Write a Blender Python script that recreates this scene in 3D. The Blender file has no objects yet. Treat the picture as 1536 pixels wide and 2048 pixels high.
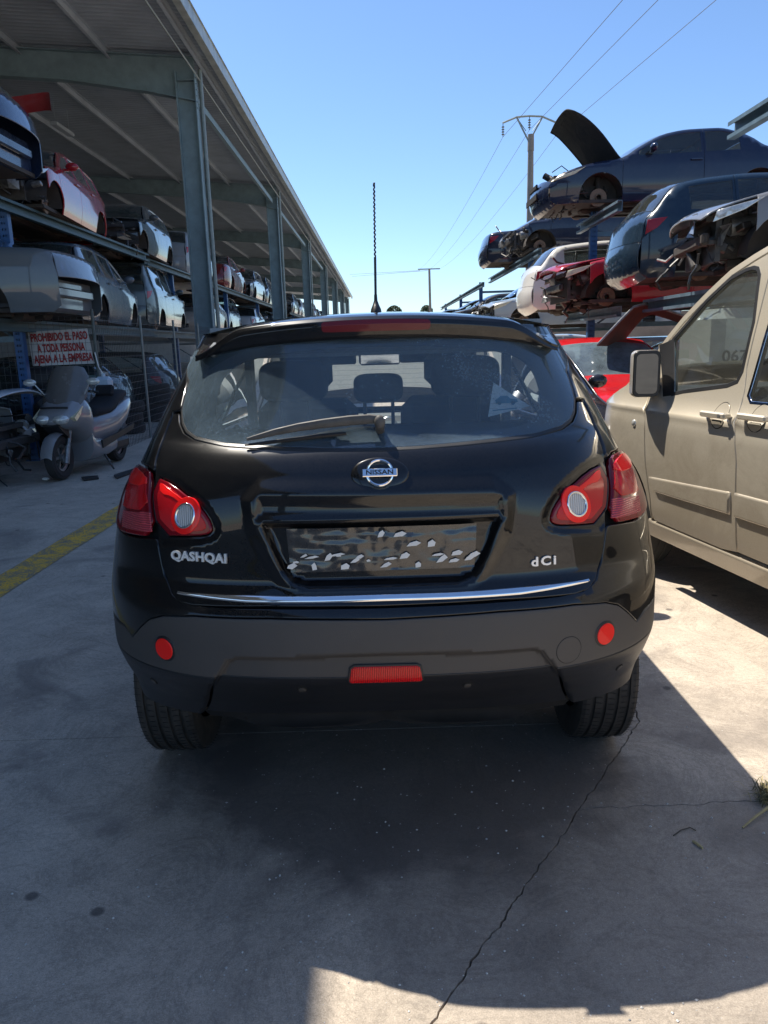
import bpy, bmesh, math, random
import numpy as np
from math import sin, cos, pi, radians, sqrt, atan2
from mathutils import Matrix, Vector
from mathutils.geometry import delaunay_2d_cdt

# ------------------------------------------------------------------ camera, sky, sun, exposure
SC = bpy.context.scene
COL = SC.collection
HC = 1.48                       # height of the lens above the concrete
FPX, PITCH, ROLL = 1520.0, radians(12.43), radians(1.7)
cam_d = bpy.data.cameras.new("camera")
cam_d.sensor_fit = 'VERTICAL'; cam_d.sensor_height = 36.0
cam_d.lens = FPX / 2048 * 36.0
cam_d.clip_start = 0.05; cam_d.clip_end = 3000
cam = bpy.data.objects.new("camera", cam_d); COL.objects.link(cam)
_F = Vector((0, cos(PITCH), -sin(PITCH))); _U = Vector((0, sin(PITCH), cos(PITCH))); _R = Vector((1, 0, 0))
_R2 = cos(ROLL) * _R - sin(ROLL) * _U
_U2 = sin(ROLL) * _R + cos(ROLL) * _U
cam.matrix_world = Matrix(((_R2.x, _U2.x, -_F.x, 0), (_R2.y, _U2.y, -_F.y, 0), (_R2.z, _U2.z, -_F.z, HC), (0, 0, 0, 1)))
SC.camera = cam

SUN = Vector((-0.408, 0.43, 1.0)).normalized()      # direction towards the sun
world = bpy.data.worlds.new("World"); SC.world = world; world.use_nodes = True
wn = world.node_tree; wn.nodes.clear()
sky = wn.nodes.new('ShaderNodeTexSky'); sky.sky_type = 'NISHITA'; sky.sun_disc = False
sky.sun_elevation = math.asin(SUN.z); sky.sun_rotation = atan2(SUN.x, SUN.y)
sky.altitude = 50; sky.air_density = 0.9; sky.dust_density = 0.3; sky.ozone_density = 2.4
bg = wn.nodes.new('ShaderNodeBackground'); bg.inputs['Strength'].default_value = 0.112
wo = wn.nodes.new('ShaderNodeOutputWorld')
tint = wn.nodes.new('ShaderNodeMix'); tint.data_type = 'RGBA'; tint.blend_type = 'MULTIPLY'; tint.inputs[0].default_value = 1.0
tint.inputs[7].default_value = (0.76, 0.875, 1.0, 1)      # camera white balance, the same over the whole sky
wn.links.new(sky.outputs[0], tint.inputs[6]); wn.links.new(tint.outputs[2], bg.inputs[0]); wn.links.new(bg.outputs[0], wo.inputs[0])
sl = bpy.data.lights.new("sun", 'SUN'); sl.energy = 4.35; sl.angle = radians(0.53); sl.color = (1.0, 0.93, 0.82)
so = bpy.data.objects.new("sun", sl); COL.objects.link(so)
so.rotation_euler = (-SUN).to_track_quat('-Z', 'Y').to_euler()
SC.view_settings.view_transform = 'Standard'; SC.view_settings.look = 'None'
SC.view_settings.gamma = 1.0; SC.view_settings.exposure = 0.80
SC.view_settings.use_curve_mapping = False
SC.cycles.max_bounces = 10; SC.cycles.transparent_max_bounces = 24
SC.cycles.use_denoising = True
SC.cycles.caustics_reflective = True

def unroll(px, py):
    x = px - 768.0; y = py - 1024.0
    return x * cos(ROLL) - y * sin(ROLL), x * sin(ROLL) + y * cos(ROLL)
def ray(px, py):
    """direction of the sight line, scaled so that its y part is 1 metre"""
    x, y = unroll(px, py)
    f = FPX * cos(PITCH) - y * sin(PITCH)
    dn = y * cos(PITCH) + FPX * sin(PITCH)
    return x / f, -dn / f
def at_d(px, py, d):
    a, b = ray(px, py); return Vector((a * d, d, HC + b * d))
def at_z(px, py, z=0.0):
    a, b = ray(px, py); d = (z - HC) / b; return Vector((a * d, d, z))

# ------------------------------------------------------------------ tags
def tag(o, label=None, cat=None, group=None, kind=None):
    if label: o['label'] = label
    if cat: o['category'] = cat
    if group: o['group'] = group
    if kind: o['kind'] = kind
    return o
def thing(name, label, cat, loc=(0, 0, 0), rz=0.0, group=None):
    o = bpy.data.objects.new(name, None); COL.objects.link(o)
    o.empty_display_size = 0.1
    o.location = loc; o.rotation_euler = (0, 0, rz)
    return tag(o, label, cat, group)
def copy_tree(o, parent=None):
    c = o.copy(); COL.objects.link(c)
    if parent is not None: c.parent = parent
    for ch in list(o.children): copy_tree(ch, c)
    return c

# ------------------------------------------------------------------ materials
MATS = {}
def nmat(name):
    m = bpy.data.materials.new(name); m.use_nodes = True
    nt = m.node_tree; b = nt.nodes['Principled BSDF']
    return m, nt, b
def N(nt, t, **kw):
    n = nt.nodes.new(t)
    for k, v in kw.items():
        if k in n.inputs: n.inputs[k].default_value = v
        else: setattr(n, k, v)
    return n
def ramp(nt, src, p0, c0, p1, c1, mid=None):
    r = nt.nodes.new('ShaderNodeValToRGB')
    r.color_ramp.elements[0].position = p0; r.color_ramp.elements[0].color = c0
    r.color_ramp.elements[1].position = p1; r.color_ramp.elements[1].color = c1
    if mid:
        e = r.color_ramp.elements.new(mid[0]); e.color = mid[1]
    nt.links.new(src, r.inputs[0]); return r
def g4(v): return (v, v, v, 1)
def c4(c): return (c[0], c[1], c[2], 1)
def mixc(nt, fac, a, b, mode='MIX'):
    m = nt.nodes.new('ShaderNodeMix'); m.data_type = 'RGBA'; m.blend_type = mode
    for s, v in ((0, fac), (6, a), (7, b)):
        if isinstance(v, (tuple, list, float, int)): m.inputs[s].default_value = v if s == 0 or not isinstance(v, (float, int)) else g4(v)
        else: nt.links.new(v, m.inputs[s])
    return m.outputs[2]

def paint(name, col, rough=0.28, coat=1.0, metal=0.0, dust=0.25, dustcol=(0.33, 0.28, 0.22), coatrough=0.03, scale=6.0, grime=0.0):
    """car paint with a thin uneven film of dust"""
    if name in MATS: return MATS[name]
    m, nt, b = nmat(name)
    tc = N(nt, 'ShaderNodeTexCoord')
    n1 = N(nt, 'ShaderNodeTexNoise', Scale=scale, Detail=8.0, Roughness=0.65)
    nt.links.new(tc.outputs['Object'], n1.inputs['Vector'])
    n2 = N(nt, 'ShaderNodeTexNoise', Scale=170.0, Detail=4.0, Roughness=0.7)
    nt.links.new(tc.outputs['Object'], n2.inputs['Vector'])
    mu = N(nt, 'ShaderNodeMath', operation='MULTIPLY'); nt.links.new(n1.outputs[0], mu.inputs[0]); nt.links.new(n2.outputs[0], mu.inputs[1])
    r = ramp(nt, mu.outputs[0], 0.17, g4(0), 0.5, g4(dust))
    col_o = mixc(nt, r.outputs[0], c4(col), c4(dustcol))
    if grime:                       # splashed road dirt, thickest along the foot of the body
        sz = N(nt, 'ShaderNodeSeparateXYZ'); nt.links.new(tc.outputs['Object'], sz.inputs[0])
        n3 = N(nt, 'ShaderNodeTexNoise', Scale=3.2, Detail=9.0, Roughness=0.72, Distortion=.8); nt.links.new(tc.outputs['Object'], n3.inputs['Vector'])
        ml = N(nt, 'ShaderNodeMath', operation='MULTIPLY_ADD'); ml.inputs[1].default_value = -1.1; nt.links.new(n3.outputs[0], ml.inputs[0]); nt.links.new(sz.outputs[2], ml.inputs[2])
        r3 = ramp(nt, ml.outputs[0], 0.0, g4(grime), 0.42, g4(0)); col_o = mixc(nt, r3.outputs[0], col_o, (0.20, 0.145, 0.09, 1))
    nt.links.new(col_o, b.inputs['Base Color'])
    b.inputs['Metallic'].default_value = metal; b.inputs['Specular IOR Level'].default_value = 0.12
    rr = ramp(nt, mu.outputs[0], 0.1, g4(rough), 0.6, g4(min(1, rough + dust)))
    nt.links.new(rr.outputs[0], b.inputs['Roughness'])
    b.inputs['Coat Weight'].default_value = coat
    cr = ramp(nt, mu.outputs[0], 0.2, g4(coatrough), 0.65, g4(coatrough + dust * 0.5))
    nt.links.new(cr.outputs[0], b.inputs['Coat Roughness'])
    MATS[name] = m; return m
def plain(name, col, rough=0.5, metal=0.0, var=0.25, scale=8.0, bump=0.0, bscale=200.0, spec=0.5, coat=0.0):
    if name in MATS: return MATS[name]
    m, nt, b = nmat(name)
    tc = N(nt, 'ShaderNodeTexCoord')
    n1 = N(nt, 'ShaderNodeTexNoise', Scale=scale, Detail=7.0, Roughness=0.62)
    nt.links.new(tc.outputs['Object'], n1.inputs['Vector'])
    d = tuple(c * (1 - var) for c in col); l = tuple(min(1, c * (1 + var)) for c in col)
    r = ramp(nt, n1.outputs[0], 0.3, c4(d), 0.7, c4(l))
    nt.links.new(r.outputs[0], b.inputs['Base Color'])
    rr = ramp(nt, n1.outputs[0], 0.3, g4(max(0.02, rough * 0.85)), 0.7, g4(min(1, rough * 1.15)))
    nt.links.new(rr.outputs[0], b.inputs['Roughness'])
    b.inputs['Metallic'].default_value = metal
    b.inputs['Specular IOR Level'].default_value = spec
    b.inputs['Coat Weight'].default_value = coat
    if bump > 0:
        n2 = N(nt, 'ShaderNodeTexNoise', Scale=bscale, Detail=3.0)
        nt.links.new(tc.outputs['Object'], n2.inputs['Vector'])
        bp = N(nt, 'ShaderNodeBump', Strength=bump, Distance=0.002)
        nt.links.new(n2.outputs[0], bp.inputs['Height']); nt.links.new(bp.outputs[0], b.inputs['Normal'])
    MATS[name] = m; return m
def glass(name, tint=(0.55, 0.62, 0.62), dust=0.10, dustcol=(0.45, 0.45, 0.42), rough=0.0, lines=False):
    """window pane: lets light through (tinted), mirrors by angle, carries a film of dust"""
    if name in MATS: return MATS[name]
    m = bpy.data.materials.new(name); m.use_nodes = True
    nt = m.node_tree; nt.nodes.clear()
    out = N(nt, 'ShaderNodeOutputMaterial')
    tr = N(nt, 'ShaderNodeBsdfTransparent'); tr.inputs[0].default_value = c4(tint)
    gl = N(nt, 'ShaderNodeBsdfGlossy'); gl.inputs['Roughness'].default_value = rough; gl.inputs[0].default_value = (0.95, 0.97, 1, 1)
    fr = N(nt, 'ShaderNodeFresnel', IOR=1.52)
    fm = N(nt, 'ShaderNodeMath', operation='MULTIPLY'); fm.inputs[1].default_value = 1.7
    nt.links.new(fr.outputs[0], fm.inputs[0])
    mx = N(nt, 'ShaderNodeMixShader')
    nt.links.new(fm.outputs[0], mx.inputs[0]); nt.links.new(tr.outputs[0], mx.inputs[1]); nt.links.new(gl.outputs[0], mx.inputs[2])
    df = N(nt, 'ShaderNodeBsdfDiffuse'); df.inputs[0].default_value = c4(dustcol)
    tl = N(nt, 'ShaderNodeBsdfTranslucent'); tl.inputs[0].default_value = c4(dustcol)
    dd = N(nt, 'ShaderNodeAddShader')
    dm = N(nt, 'ShaderNodeMixShader'); dm.inputs[0].default_value = 0.5
    nt.links.new(df.outputs[0], dm.inputs[1]); nt.links.new(tl.outputs[0], dm.inputs[2])
    tc = N(nt, 'ShaderNodeTexCoord')
    n1 = N(nt, 'ShaderNodeTexNoise', Scale=5.0, Detail=9.0, Roughness=0.7)
    nt.links.new(tc.outputs['Object'], n1.inputs['Vector'])
    n2 = N(nt, 'ShaderNodeTexNoise', Scale=140.0, Detail=5.0, Roughness=0.8)
    nt.links.new(tc.outputs['Object'], n2.inputs['Vector'])
    mu = N(nt, 'ShaderNodeMath', operation='MULTIPLY'); nt.links.new(n1.outputs[0], mu.inputs[0]); nt.links.new(n2.outputs[0], mu.inputs[1])
    r = ramp(nt, mu.outputs[0], 0.1, g4(dust * 0.3), 0.62, g4(min(1, dust * 3.0)), mid=(0.33, g4(dust)))
    fac = r.outputs[0]
    m2 = N(nt, 'ShaderNodeMixShader')
    nt.links.new(fac, m2.inputs[0]); nt.links.new(mx.outputs[0], m2.inputs[1]); nt.links.new(dm.outputs[0], m2.inputs[2])
    nt.links.new(m2.outputs[0], out.inputs[0])
    MATS[name] = m; return m

# ------------------------------------------------------------------ meshes
def mesh_obj(name, verts, faces, mat, parent=None, normals=None, sharp=35.0, flat=False):
    me = bpy.data.meshes.new(name)
    me.from_pydata([tuple(v) for v in verts], [], [tuple(f) for f in faces])
    me.materials.append(mat)
    me.validate(clean_customdata=False)
    if not flat:
        me.polygons.foreach_set('use_smooth', [True] * len(me.polygons))
        if normals is not None and len(normals) == len(me.vertices):
            me.normals_split_custom_set_from_vertices([tuple(n) for n in normals])
        elif sharp is not None:
            me.set_sharp_from_angle(angle=radians(sharp))
    me.update()
    o = bpy.data.objects.new(name, me); COL.objects.link(o)
    if parent is not None: o.parent = parent
    return o

class MB:
    """collects simple shapes; build() links them as one mesh"""
    def __init__(self): self.v = []; self.f = []
    def add(self, vs, fs, M=None):
        b = len(self.v)
        for p in vs:
            p = Vector(p)
            self.v.append(tuple(M @ p) if M is not None else tuple(p))
        self.f += [tuple(i + b for i in f) for f in fs]
        return self
    def box(self, c, s, rot=None, bev=0.0):
        hx, hy, hz = s[0] / 2, s[1] / 2, s[2] / 2
        M = Matrix.Translation(Vector(c))
        if rot is not None:
            from mathutils import Euler
            M = M @ Euler(rot).to_matrix().to_4x4()
        if bev <= 0:
            vs = [(x, y, z) for x in (-hx, hx) for y in (-hy, hy) for z in (-hz, hz)]
            fs = [(0, 1, 3, 2), (4, 6, 7, 5), (0, 4, 5, 1), (2, 3, 7, 6), (0, 2, 6, 4), (1, 5, 7, 3)]
            return self.add(vs, fs, M)
        b = min(bev, hx * .95, hy * .95, hz * .95)
        vs = []; idx = {}
        for sx in (-1, 1):
            for sy in (-1, 1):
                for sz in (-1, 1):
                    for ax in range(3):
                        p = [sx * (hx - b), sy * (hy - b), sz * (hz - b)]
                        p[ax] = (sx, sy, sz)[ax] * (hx, hy, hz)[ax]
                        idx[(sx, sy, sz, ax)] = len(vs); vs.append(tuple(p))
        fs = []
        for ax in range(3):
            o1, o2 = [a for a in range(3) if a != ax]
            for s in (-1, 1):
                q = []
                for (a, c_) in ((-1, -1), (1, -1), (1, 1), (-1, 1)):
                    k = [0, 0, 0]; k[ax] = s; k[o1] = a; k[o2] = c_
                    q.append(idx[(k[0], k[1], k[2], ax)])
                fs.append(tuple(q))
        for ax in range(3):
            o1, o2 = [a for a in range(3) if a != ax]
            for a in (-1, 1):
                for c_ in (-1, 1):
                    k0 = [0, 0, 0]; k1 = [0, 0, 0]
                    k0[ax] = -1; k1[ax] = 1
                    k0[o1] = k1[o1] = a; k0[o2] = k1[o2] = c_
                    fs.append((idx[(*k0, o1)], idx[(*k1, o1)], idx[(*k1, o2)], idx[(*k0, o2)]))
        for sx in (-1, 1):
            for sy in (-1, 1):
                for sz in (-1, 1):
                    fs.append((idx[(sx, sy, sz, 0)], idx[(sx, sy, sz, 1)], idx[(sx, sy, sz, 2)]))
        return self.add(vs, fs, M)
    def cyl(self, p0, p1, r0, r1=None, n=14, cap=True):
        r1 = r0 if r1 is None else r1
        p0 = Vector(p0); p1 = Vector(p1); d = (p1 - p0).normalized()
        a = d.orthogonal().normalized(); b = d.cross(a)
        vs = []
        for p, r in ((p0, r0), (p1, r1)):
            for i in range(n):
                t = 2 * pi * i / n; vs.append(p + a * (r * cos(t)) + b * (r * sin(t)))
        fs = [(i, (i + 1) % n, n + (i + 1) % n, n + i) for i in range(n)]
        if cap: fs += [tuple(range(n))[::-1], tuple(range(n, 2 * n))]
        return self.add(vs, fs)
    def tube(self, pts, r, n=8, cap=True):
        pts = [Vector(p) for p in pts]; m = len(pts)
        rs = r if isinstance(r, (list, tuple)) else [r] * m
        vs = []; up = None
        for i, p in enumerate(pts):
            d = (pts[min(i + 1, m - 1)] - pts[max(i - 1, 0)]).normalized()
            if up is None: a = d.orthogonal().normalized()
            else:
                a = (up - d * up.dot(d))
                a = a.normalized() if a.length > 1e-6 else d.orthogonal().normalized()
            up = a; b = d.cross(a)
            for k in range(n):
                t = 2 * pi * k / n; vs.append(p + a * (rs[i] * cos(t)) + b * (rs[i] * sin(t)))
        fs = []
        for i in range(m - 1):
            for k in range(n):
                fs.append((i * n + k, i * n + (k + 1) % n, (i + 1) * n + (k + 1) % n, (i + 1) * n + k))
        if cap: fs += [tuple(range(n))[::-1], tuple((m - 1) * n + k for k in range(n))]
        return self.add(vs, fs)
    def lathe(self, prof, c=(0, 0, 0), axis='x', n=32, close=False):
        """prof: (r, h) pairs turned about the axis"""
        vs = []
        for (r, h) in prof:
            for k in range(n):
                t = 2 * pi * k / n; u = r * cos(t); w = r * sin(t)
                p = {'x': (h, u, w), 'y': (u, h, w), 'z': (u, w, h)}[axis]
                vs.append((p[0] + c[0], p[1] + c[1], p[2] + c[2]))
        fs = []; m = len(prof)
        for i in range(m - (0 if close else 1)):
            j = (i + 1) % m
            for k in range(n):
                fs.append((i * n + k, i * n + (k + 1) % n, j * n + (k + 1) % n, j * n + k))
        return self.add(vs, fs)
    def ell(self, c, s, n=12, M=None):
        vs = []; fs = []
        for i in range(n + 1):
            ph = -pi / 2 + pi * i / n
            for k in range(2 * n):
                t = pi * k / n
                vs.append((c[0] + s[0] * cos(ph) * cos(t), c[1] + s[1] * cos(ph) * sin(t), c[2] + s[2] * sin(ph)))
        w = 2 * n
        for i in range(n):
            for k in range(w): fs.append((i * w + k, i * w + (k + 1) % w, (i + 1) * w + (k + 1) % w, (i + 1) * w + k))
        return self.add(vs, fs, M)
    def prism(self, poly, y0, y1, plane='xz', M=None):
        n = len(poly); vs = []
        for y in (y0, y1):
            for (a, b) in poly:
                vs.append({'xz': (a, y, b), 'xy': (a, b, y), 'yz': (y, a, b)}[plane])
        ts = cdt_fill(poly)
        fs = [tuple(t) for t in ts] + [tuple(i + n for i in t[::-1]) for t in ts]
        fs += [(i, (i + 1) % n, n + (i + 1) % n, n + i) for i in range(n)]
        return self.add(vs, fs, M)
    def loft(self, rings, cap=True, closed=True):
        n = len(rings[0]); vs = [p for r in rings for p in r]; fs = []
        for i in range(len(rings) - 1):
            for k in range(n if closed else n - 1):
                fs.append((i * n + k, i * n + (k + 1) % n, (i + 1) * n + (k + 1) % n, (i + 1) * n + k))
        if cap: fs += [tuple(range(n))[::-1], tuple((len(rings) - 1) * n + k for k in range(n))]
        return self.add(vs, fs)
    def build(self, name, mat, parent=None, sharp=35.0, flat=False, recalc=True, loc=None):
        o = mesh_obj(name, self.v, self.f, mat, parent, sharp=None, flat=True)
        if recalc:
            bm = bmesh.new(); bm.from_mesh(o.data)
            bmesh.ops.recalc_face_normals(bm, faces=bm.faces); bm.to_mesh(o.data); bm.free()
        if not flat:
            o.data.polygons.foreach_set('use_smooth', [True] * len(o.data.polygons))
            o.data.set_sharp_from_angle(angle=radians(sharp))
        if loc is not None: o.location = loc
        return o

def cdt_fill(poly):
    n = len(poly)
    r = delaunay_2d_cdt([Vector(p) for p in poly], [(i, (i + 1) % n) for i in range(n)], [], 0, 1e-6)
    vs = r[0]; fs = []
    for t in r[2]:
        cx = sum(vs[i][0] for i in t) / 3; cy = sum(vs[i][1] for i in t) / 3
        if pip(np.array([[cx, cy]]), np.array(poly))[0]:
            q = [r[3][i][0] if r[3][i] else 0 for i in t]
            fs.append(q)
    return fs

def pip(P, poly):
    """points in polygon"""
    x = P[:, 0]; y = P[:, 1]; ins = np.zeros(len(P), bool)
    n = len(poly); j = n - 1
    for i in range(n):
        xi, yi = poly[i]; xj, yj = poly[j]
        if yi != yj:
            c = ((yi > y) != (yj > y)) & (x < (xj - xi) * (y - yi) / (yj - yi) + xi)
            ins ^= c
        j = i
    return ins
def dist_poly(P, poly, closed=True):
    n = len(poly); best = np.full(len(P), 1e9)
    for i in range(n if closed else n - 1):
        a = np.array(poly[i], float); b = np.array(poly[(i + 1) % n], float); ab = b - a
        L = max((ab * ab).sum(), 1e-12)
        t = np.clip(((P - a) @ ab) / L, 0, 1)
        q = a + t[:, None] * ab
        best = np.minimum(best, np.hypot(P[:, 0] - q[:, 0], P[:, 1] - q[:, 1]))
    return best
def sdf(P, poly):
    """distance to the outline, positive inside"""
    poly = np.asarray(poly, float)
    return np.where(pip(P, poly), 1, -1) * dist_poly(P, poly)
def sstep(x, a, b):
    t = np.clip((x - a) / (b - a), 0, 1); return t * t * (3 - 2 * t)
def resample(poly, step, closed=True):
    P = [np.array(p, float) for p in poly]; out = []
    n = len(P)
    for i in range(n if closed else n - 1):
        a = P[i]; b = P[(i + 1) % n]; L = np.hypot(*(b - a)); k = max(1, int(round(L / step)))
        for j in range(k): out.append(a + (b - a) * j / k)
    if not closed: out.append(P[-1])
    return np.array(out)
def smooth_poly(poly, it=2, closed=True):
    """Chaikin corner cutting"""
    P = [np.array(p, float) for p in poly]
    for _ in range(it):
        Q = []; n = len(P)
        for i in range(n if closed else n - 1):
            a = P[i]; b = P[(i + 1) % n]; Q += [a * .75 + b * .25, a * .25 + b * .75]
        if not closed: Q = [P[0]] + Q[1:-1] + [P[-1]]
        P = Q
    return np.array(P)
def offset_poly(P, d):
    """move a closed outline inwards by d"""
    P = np.asarray(P, float)
    area = 0.5 * np.sum(P[:, 0] * np.roll(P[:, 1], -1) - np.roll(P[:, 0], -1) * P[:, 1])
    s = 1 if area > 0 else -1
    e = np.roll(P, -1, 0) - P; L = np.hypot(e[:, 0], e[:, 1]); L[L < 1e-9] = 1e-9
    nr = np.stack([-e[:, 1] / L, e[:, 0] / L], 1) * s
    m = nr + np.roll(nr, 1, 0); ml = np.hypot(m[:, 0], m[:, 1]); ml[ml < .3] = .3
    m /= ml[:, None]
    k = np.clip(1 / np.maximum(np.sum(m * nr, 1), .5), 1, 1.6)
    return P + m * d * k[:, None]

def patch(name, outline, surf, mat, parent, ref, holes=(), step=0.02, bev=0.002, thick=0.006, lift=0.0, inv=None):
    """a panel cut out of the curved surface surf(u, v) -> xyz with rounded rim; smooth normals from the surface itself"""
    outer = [resample(outline, step)] + [resample(h, step) for h in holes]
    def area(P): return 0.5 * np.sum(P[:, 0] * np.roll(P[:, 1], -1) - np.roll(P[:, 0], -1) * P[:, 1])
    outer = [P if (area(P) > 0) == (i == 0) else P[::-1] for i, P in enumerate(outer)]
    inner = []
    for i, P in enumerate(outer):
        inner.append(offset_poly(P, bev if i == 0 else -bev))
    big = inner[0]
    x0, y0 = big.min(0); x1, y1 = big.max(0)
    gx = np.arange(x0 + step * .5, x1, step); gy = np.arange(y0 + step * .5, y1, step * .87)
    G = np.array([(x + (step * .5 if j % 2 else 0), y) for j, y in enumerate(gy) for x in gx]) if len(gx) and len(gy) else np.zeros((0, 2))
    if len(G):
        ok = pip(G, big)
        for h in inner[1:]: ok &= ~pip(G, h)
        G = G[ok]
    if len(G):
        dd = dist_poly(G, big)
        for h in inner[1:]: dd = np.minimum(dd, dist_poly(G, h))
        G = G[dd > step * .45]
    pts = []; edges = []
    for P in inner:
        b = len(pts); n = len(P); pts += [tuple(p) for p in P]
        edges += [(b + i, b + (i + 1) % n) for i in range(n)]
    nb = len(pts); pts += [tuple(p) for p in G]
    r = delaunay_2d_cdt([Vector(p) for p in pts], edges, [], 0, 1e-7)
    V2 = np.array([(p[0], p[1]) for p in r[0]]); T = np.array([t for t in r[2] if len(t) == 3])
    cen = V2[T].mean(1)
    ok = pip(cen, big)
    for h in inner[1:]: ok &= ~pip(cen, h)
    T = T[ok]
    def nrm(U):
        e = 1e-4
        a = surf(U[:, 0] + e, U[:, 1]) - surf(U[:, 0] - e, U[:, 1])
        b = surf(U[:, 0], U[:, 1] + e) - surf(U[:, 0], U[:, 1] - e)
        n = np.cross(a, b); l = np.linalg.norm(n, axis=1); l[l < 1e-12] = 1; return n / l[:, None]
    P3 = surf(V2[:, 0], V2[:, 1]); Nn = nrm(V2)
    out = P3.mean(0) - np.array(ref)
    sg = 1.0 if np.dot(Nn.mean(0), out) > 0 else -1.0
    Nn *= sg; P3 = P3 + Nn * lift
    V = [P3]; NN = [Nn]; F = [tuple(t) for t in T]
    base = len(P3)
    for P, Q in zip(outer, inner):
        n = len(P)
        pi3 = surf(Q[:, 0], Q[:, 1]); ni = nrm(Q) * sg
        po3 = surf(P[:, 0], P[:, 1]); no = nrm(P) * sg
        od = po3 - pi3; od -= np.sum(od * no, 1)[:, None] * no
        l = np.linalg.norm(od, axis=1); l[l < 1e-9] = 1; od /= l[:, None]
        mid = no + od; mid /= np.linalg.norm(mid, axis=1)[:, None]
        V += [pi3 + ni * lift, po3 + no * (lift - bev), po3 + no * (lift - thick)]
        NN += [ni, mid, od]
        for i in range(n):
            j = (i + 1) % n
            F.append((base + i, base + n + i, base + n + j, base + j))
            F.append((base + n + i, base + 2 * n + i, base + 2 * n + j, base + n + j))
        base += 3 * n
    V = np.concatenate(V); NN = np.concatenate(NN)
    # orient every face with its vertex normals
    G2 = []
    for f in F:
        a, b, c = V[f[0]], V[f[1]], V[f[2]]
        n = np.cross(b - a, c - a)
        G2.append(f if np.dot(n, NN[f[0]] + NN[f[1]] + NN[f[2]]) >= 0 else f[::-1])
    me = bpy.data.meshes.new(name)
    me.from_pydata(V.tolist(), [], G2)
    me.materials.append(mat)
    me.polygons.foreach_set('use_smooth', [True] * len(me.polygons))
    me.normals_split_custom_set_from_vertices(NN.tolist())
    me.update()
    o = bpy.data.objects.new(name, me); COL.objects.link(o); o.parent = parent
    return o

def pch(xs, ys):
    """monotone cubic through the table, vectorised"""
    xs = np.array(xs, float); ys = np.array(ys, float)
    h = np.diff(xs); d = np.diff(ys) / h; m = np.zeros(len(xs))
    m[1:-1] = np.where(d[:-1] * d[1:] > 0, 2 * d[:-1] * d[1:] / (d[:-1] + d[1:] + 1e-12 * np.sign(d[:-1] + d[1:] + 1e-30)), 0)
    m[0] = d[0]; m[-1] = d[-1]
    def f(x):
        x = np.clip(np.asarray(x, float), xs[0], xs[-1]); i = np.clip(np.searchsorted(xs, x) - 1, 0, len(xs) - 2)
        t = (x - xs[i]) / h[i]
        return ((2*t**3-3*t**2+1)*ys[i] + (t**3-2*t**2+t)*h[i]*m[i] + (-2*t**3+3*t**2)*ys[i+1] + (t**3-t**2)*h[i]*m[i+1])
    return f
def text_mesh(name, body, size, mat, parent, loc, rot, ext=0.002, sx=1.0, bold=0.0, spacing=1.0, align='CENTER', label=None):
    cu = bpy.data.curves.new(name, 'FONT'); cu.body = body; cu.size = size; cu.extrude = ext
    cu.align_x = align; cu.align_y = 'CENTER'; cu.offset = bold; cu.space_character = spacing; cu.resolution_u = 3
    t = bpy.data.objects.new(name, cu); COL.objects.link(t)
    dg = bpy.context.evaluated_depsgraph_get(); me = bpy.data.meshes.new_from_object(t.evaluated_get(dg))
    bpy.data.objects.remove(t); bpy.data.curves.remove(cu)
    for v in me.vertices: v.co.x *= sx
    me.materials.clear(); me.materials.append(mat); me.name = name
    o = bpy.data.objects.new(name, me); COL.objects.link(o); o.parent = parent
    o.location = loc; o.rotation_euler = rot
    return o
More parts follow.
